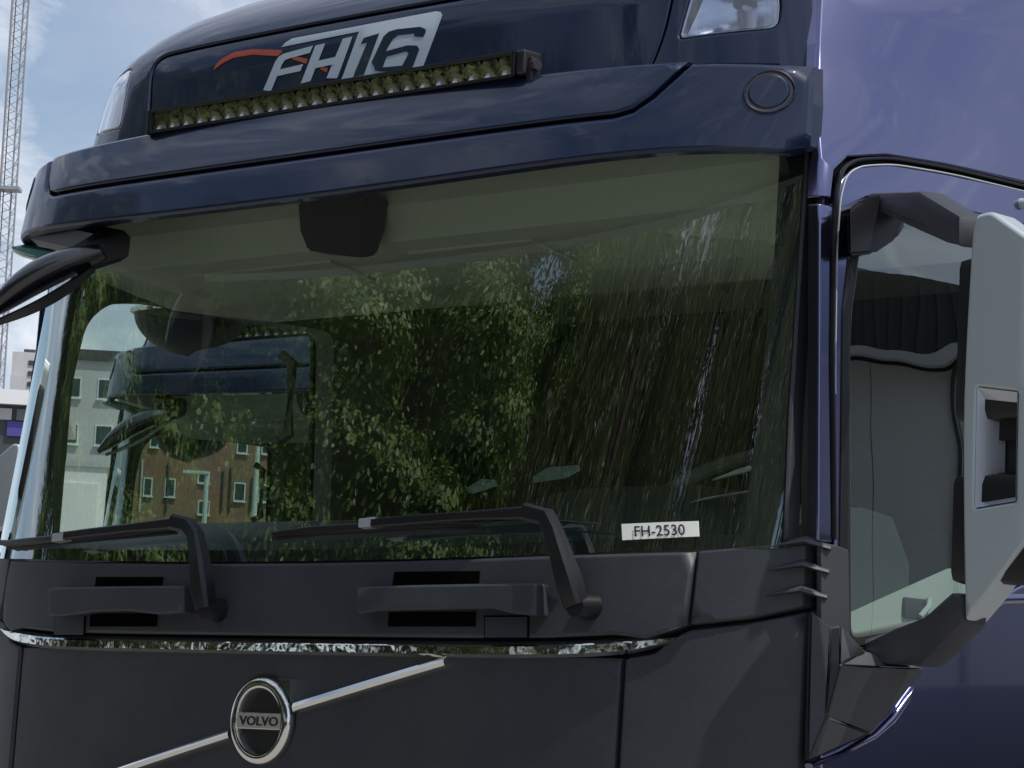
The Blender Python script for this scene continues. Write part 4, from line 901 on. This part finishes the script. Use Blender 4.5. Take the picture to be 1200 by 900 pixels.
LO = leafmat('oak_leaf', (.065, .130, .022), (.17, .24, .048), .25); LW = leafmat('willow_leaf', (.055, .08, .02), (.11, .135, .04), .3); LD = leafmat('shaded_gap_leaf', (.022, .036, .010), (.045, .065, .016), .15)  # darkest leaf colour paints shaded gaps behind the front crowns
BK = mat('bark', (.06, .045, .032), .9, bump=(12, .8, .04))
def quads(name, P, A, B_, m, parent, **pr):
    n = len(P); V = np.empty((n*4, 3)); V[0::4] = P-A; V[1::4] = P-B_; V[2::4] = P+A; V[3::4] = P+B_
    me = bpy.data.meshes.new(name); me.vertices.add(n*4); me.vertices.foreach_set('co', V.ravel()); me.loops.add(n*4); me.loops.foreach_set('vertex_index', np.arange(n*4))
    me.polygons.add(n); me.polygons.foreach_set('loop_start', np.arange(0, n*4, 4)); me.polygons.foreach_set('loop_total', np.full(n, 4)); me.update(); me.materials.append(m)
    return link(bpy.data.objects.new(name, me), parent, **pr)
def unit(n): v = rng.normal(size=(n, 3)); return v/np.linalg.norm(v, axis=1)[:, None]
def oak_parts(H, R, nclump, per, seed):
    global rng; rng = np.random.default_rng(seed); rs = random.Random(seed)
    zc = H*.60; u = unit(nclump); rad = rng.uniform(.72, 1.0, nclump)
    cen = u*rad[:, None]*np.array([R, R, H*.40])*(1+.16*np.sin(u[:, :1]*5+seed)+.1*np.cos(u[:, 1:2]*7)); cen[:, 2] += zc
    size = rng.uniform(.55, 1.25, nclump)
    v = unit(nclump*per); v[:, 2] = np.where(rng.uniform(size=len(v)) < .6, np.abs(v[:, 2]), v[:, 2]); rr_ = (.62+.38*rng.uniform(0, 1.0, nclump*per))*(1+.22*np.sin(v[:, 0]*7+v[:, 1]*5)*np.cos(v[:, 2]*6))
    P = np.repeat(cen, per, 0)+v*rr_[:, None]*np.repeat(size, per)[:, None]*np.array([1, 1, .7])
    nrm = v+np.array([0, 0, .5])+.55*unit(len(P)); nrm /= np.linalg.norm(nrm, axis=1)[:, None]
    A = np.cross(nrm, unit(len(P))); A *= (rng.uniform(.036, .062, len(P))/(np.linalg.norm(A, axis=1)+1e-9))[:, None]; Bq = np.cross(A, nrm); Bq *= (np.linalg.norm(A, axis=1)*.6/(np.linalg.norm(Bq, axis=1)+1e-9))[:, None]
    b = MB(); b.tube([(0, 0, 0), (.1, .05, H*.2), (0, .1, H*.42), (.1, 0, H*.66)], [.45, .36, .27, .12], 10)
    for i in range(26):
        c = cen[rs.randrange(nclump)]; s_ = Vector((0, 0, H*rs.uniform(.22, .5))); e_ = Vector(c); m_ = s_.lerp(e_, .5)+Vector((rs.uniform(-.5, .5), rs.uniform(-.5, .5), .3))
        b.tube([s_, m_, e_], [.13, .08, .025], 6)
    return P, A, Bq, b
def tree_thing(name, label, cat, group, az, R, rot, parts, leafm, cr, tr):
    a = math.radians(az); t = thing(name, label, cat, (R*cos(a), .1+R*sin(a), 0), rot, group)
    if cr is None:
        P, A, Bq, b = parts; cr = quads('crown', P, A, Bq, leafm, t); tr = b.build('trunk', BK, t, True)
    else:
        c = cr.copy(); COL.objects.link(c); c.parent = t; d2 = tr.copy(); COL.objects.link(d2); d2.parent = t
    return cr, tr
GRP = 'trees in front of the trucks, mirrored in the windscreen'
pa = oak_parts(14.2, 5.2, 180, 1700, 3); ca, ta = tree_thing('oak_tree', 'broad green oak furthest left of the row before the trucks', 'tree', GRP, 205, 24, 0, pa, LO, None, None)
pb_ = oak_parts(14.0, 5.2, 180, 1700, 8); cb, tb = tree_thing('oak_tree', 'broad green oak in the middle of the windscreen reflection', 'tree', GRP, 219, 21, 0, pb_, LO, None, None)
tree_thing('oak_tree', 'third broad oak, standing next to the first willow', 'tree', GRP, 233, 25, 2.1, None, LO, ca, ta)
tree_thing('oak_tree', 'oak standing between the two leftmost oaks, further back', 'tree', GRP, 211, 31, 4.0, None, LO, cb, tb)
def willow_parts(H, R, ns, seed):
    g = np.random.default_rng(seed); rs = random.Random(seed)
    a = g.choice(g.uniform(0, 2*PI, 46), ns)+g.normal(0, .05, ns); rr_ = R*g.uniform(.25, 1, ns)**.6; top = H*(1-.30*(rr_/R)**2)*g.uniform(.86, 1, ns); ln = g.uniform(.35, .85, ns)*top
    per = 46; t = g.uniform(0, 1, (ns, per)); sway = g.normal(0, .12, (ns, 2))
    x = (rr_*np.cos(a))[:, None]+sway[:, :1]*t*2+g.normal(0, .07, (ns, per)); y = (rr_*np.sin(a))[:, None]+sway[:, 1:]*t*2+g.normal(0, .05, (ns, per)); z = top[:, None]-ln[:, None]*t
    P = np.stack([x.ravel(), y.ravel(), z.ravel()], 1); n = len(P)
    A = np.stack([g.normal(0, .25, n), g.normal(0, .25, n), -np.ones(n)], 1); A /= np.linalg.norm(A, axis=1)[:, None]; A *= g.uniform(.07, .13, n)[:, None]
    v = g.normal(size=(n, 3)); Bq = np.cross(A, v); Bq *= (.022/(np.linalg.norm(Bq, axis=1)+1e-9))[:, None]
    b = MB(); b.tube([(0, 0, 0), (.1, 0, H*.25), (0, .1, H*.5), (0, 0, H*.8)], [.5, .38, .26, .1], 10)
    for i in range(22):
        k = rs.randrange(ns); e_ = Vector((float(rr_[k]*math.cos(a[k]))*.9, float(rr_[k]*math.sin(a[k]))*.9, float(top[k]))); s_ = Vector((0, 0, H*rs.uniform(.25, .6))); b.tube([s_, s_.lerp(e_, .5)+Vector((0, 0, .8)), e_], [.12, .07, .02], 6)
    return P, A, Bq, b
pw = willow_parts(16.0, 5.0, 1900, 5); cw_, tw = tree_thing('willow_tree', 'weeping willow with long hanging strands, nearest the oaks', 'tree', GRP, 246, 22, 0, pw, LW, None, None)
tree_thing('willow_tree', 'second weeping willow, in the middle of the willows', 'tree', GRP, 264, 23, 1.9, None, LW, cw_, tw)
tree_thing('willow_tree', 'third weeping willow, furthest right of the willows', 'tree', GRP, 283, 25, 3.6, None, LW, cw_, tw)
tree_thing('willow_tree', 'tall willow standing behind the first willow', 'tree', GRP, 236, 33, .6, None, LW, cw_, tw)
# low hedge under the trees
g = np.random.default_rng(11); n = 30000; a = np.radians(g.uniform(192, 300, n)); Rr = g.uniform(27, 30, n)
P = np.stack([Rr*np.cos(a), Rr*np.sin(a), g.uniform(0, 1, n)**.7*(2.6+.8*np.sin(a*23))], 1); A = unit(n)*.16; Bq = np.cross(A, unit(n)); Bq *= (.10/(np.linalg.norm(Bq, axis=1)+1e-9))[:, None]
quads('hedge', P, A, Bq, LO, None, kind='stuff', label='dense low hedge under the row of trees', category='hedge')

for o_, az_, R_, sc_, k_, lb in ((ca, 200, 38, 1.6, 1.0, 'large rounded tree behind the left oaks'), (cb, 214, 40, 1.62, 2.4, 'large rounded tree behind the middle oaks'), (ca, 229, 39, 1.6, 5.0, 'large rounded tree behind the oak and first willow'), (cb, 240, 40, 1.8, .7, 'tallest rounded tree, behind the first willow'), (ca, 259, 41, 1.75, 3.0, 'large rounded tree behind the willows, middle'), (cb, 277, 40, 1.65, 4.3, 'large rounded tree behind the willows, right'), (ca, 294, 38, 1.6, 1.7, 'large rounded tree at the right end of the row')):
    t = thing('broadleaf_tree', lb, 'tree', (R_*cos(math.radians(az_)), R_*sin(math.radians(az_)), 0), k_, 'taller trees behind the front row'); t.scale = (sc_, sc_, sc_*.96)
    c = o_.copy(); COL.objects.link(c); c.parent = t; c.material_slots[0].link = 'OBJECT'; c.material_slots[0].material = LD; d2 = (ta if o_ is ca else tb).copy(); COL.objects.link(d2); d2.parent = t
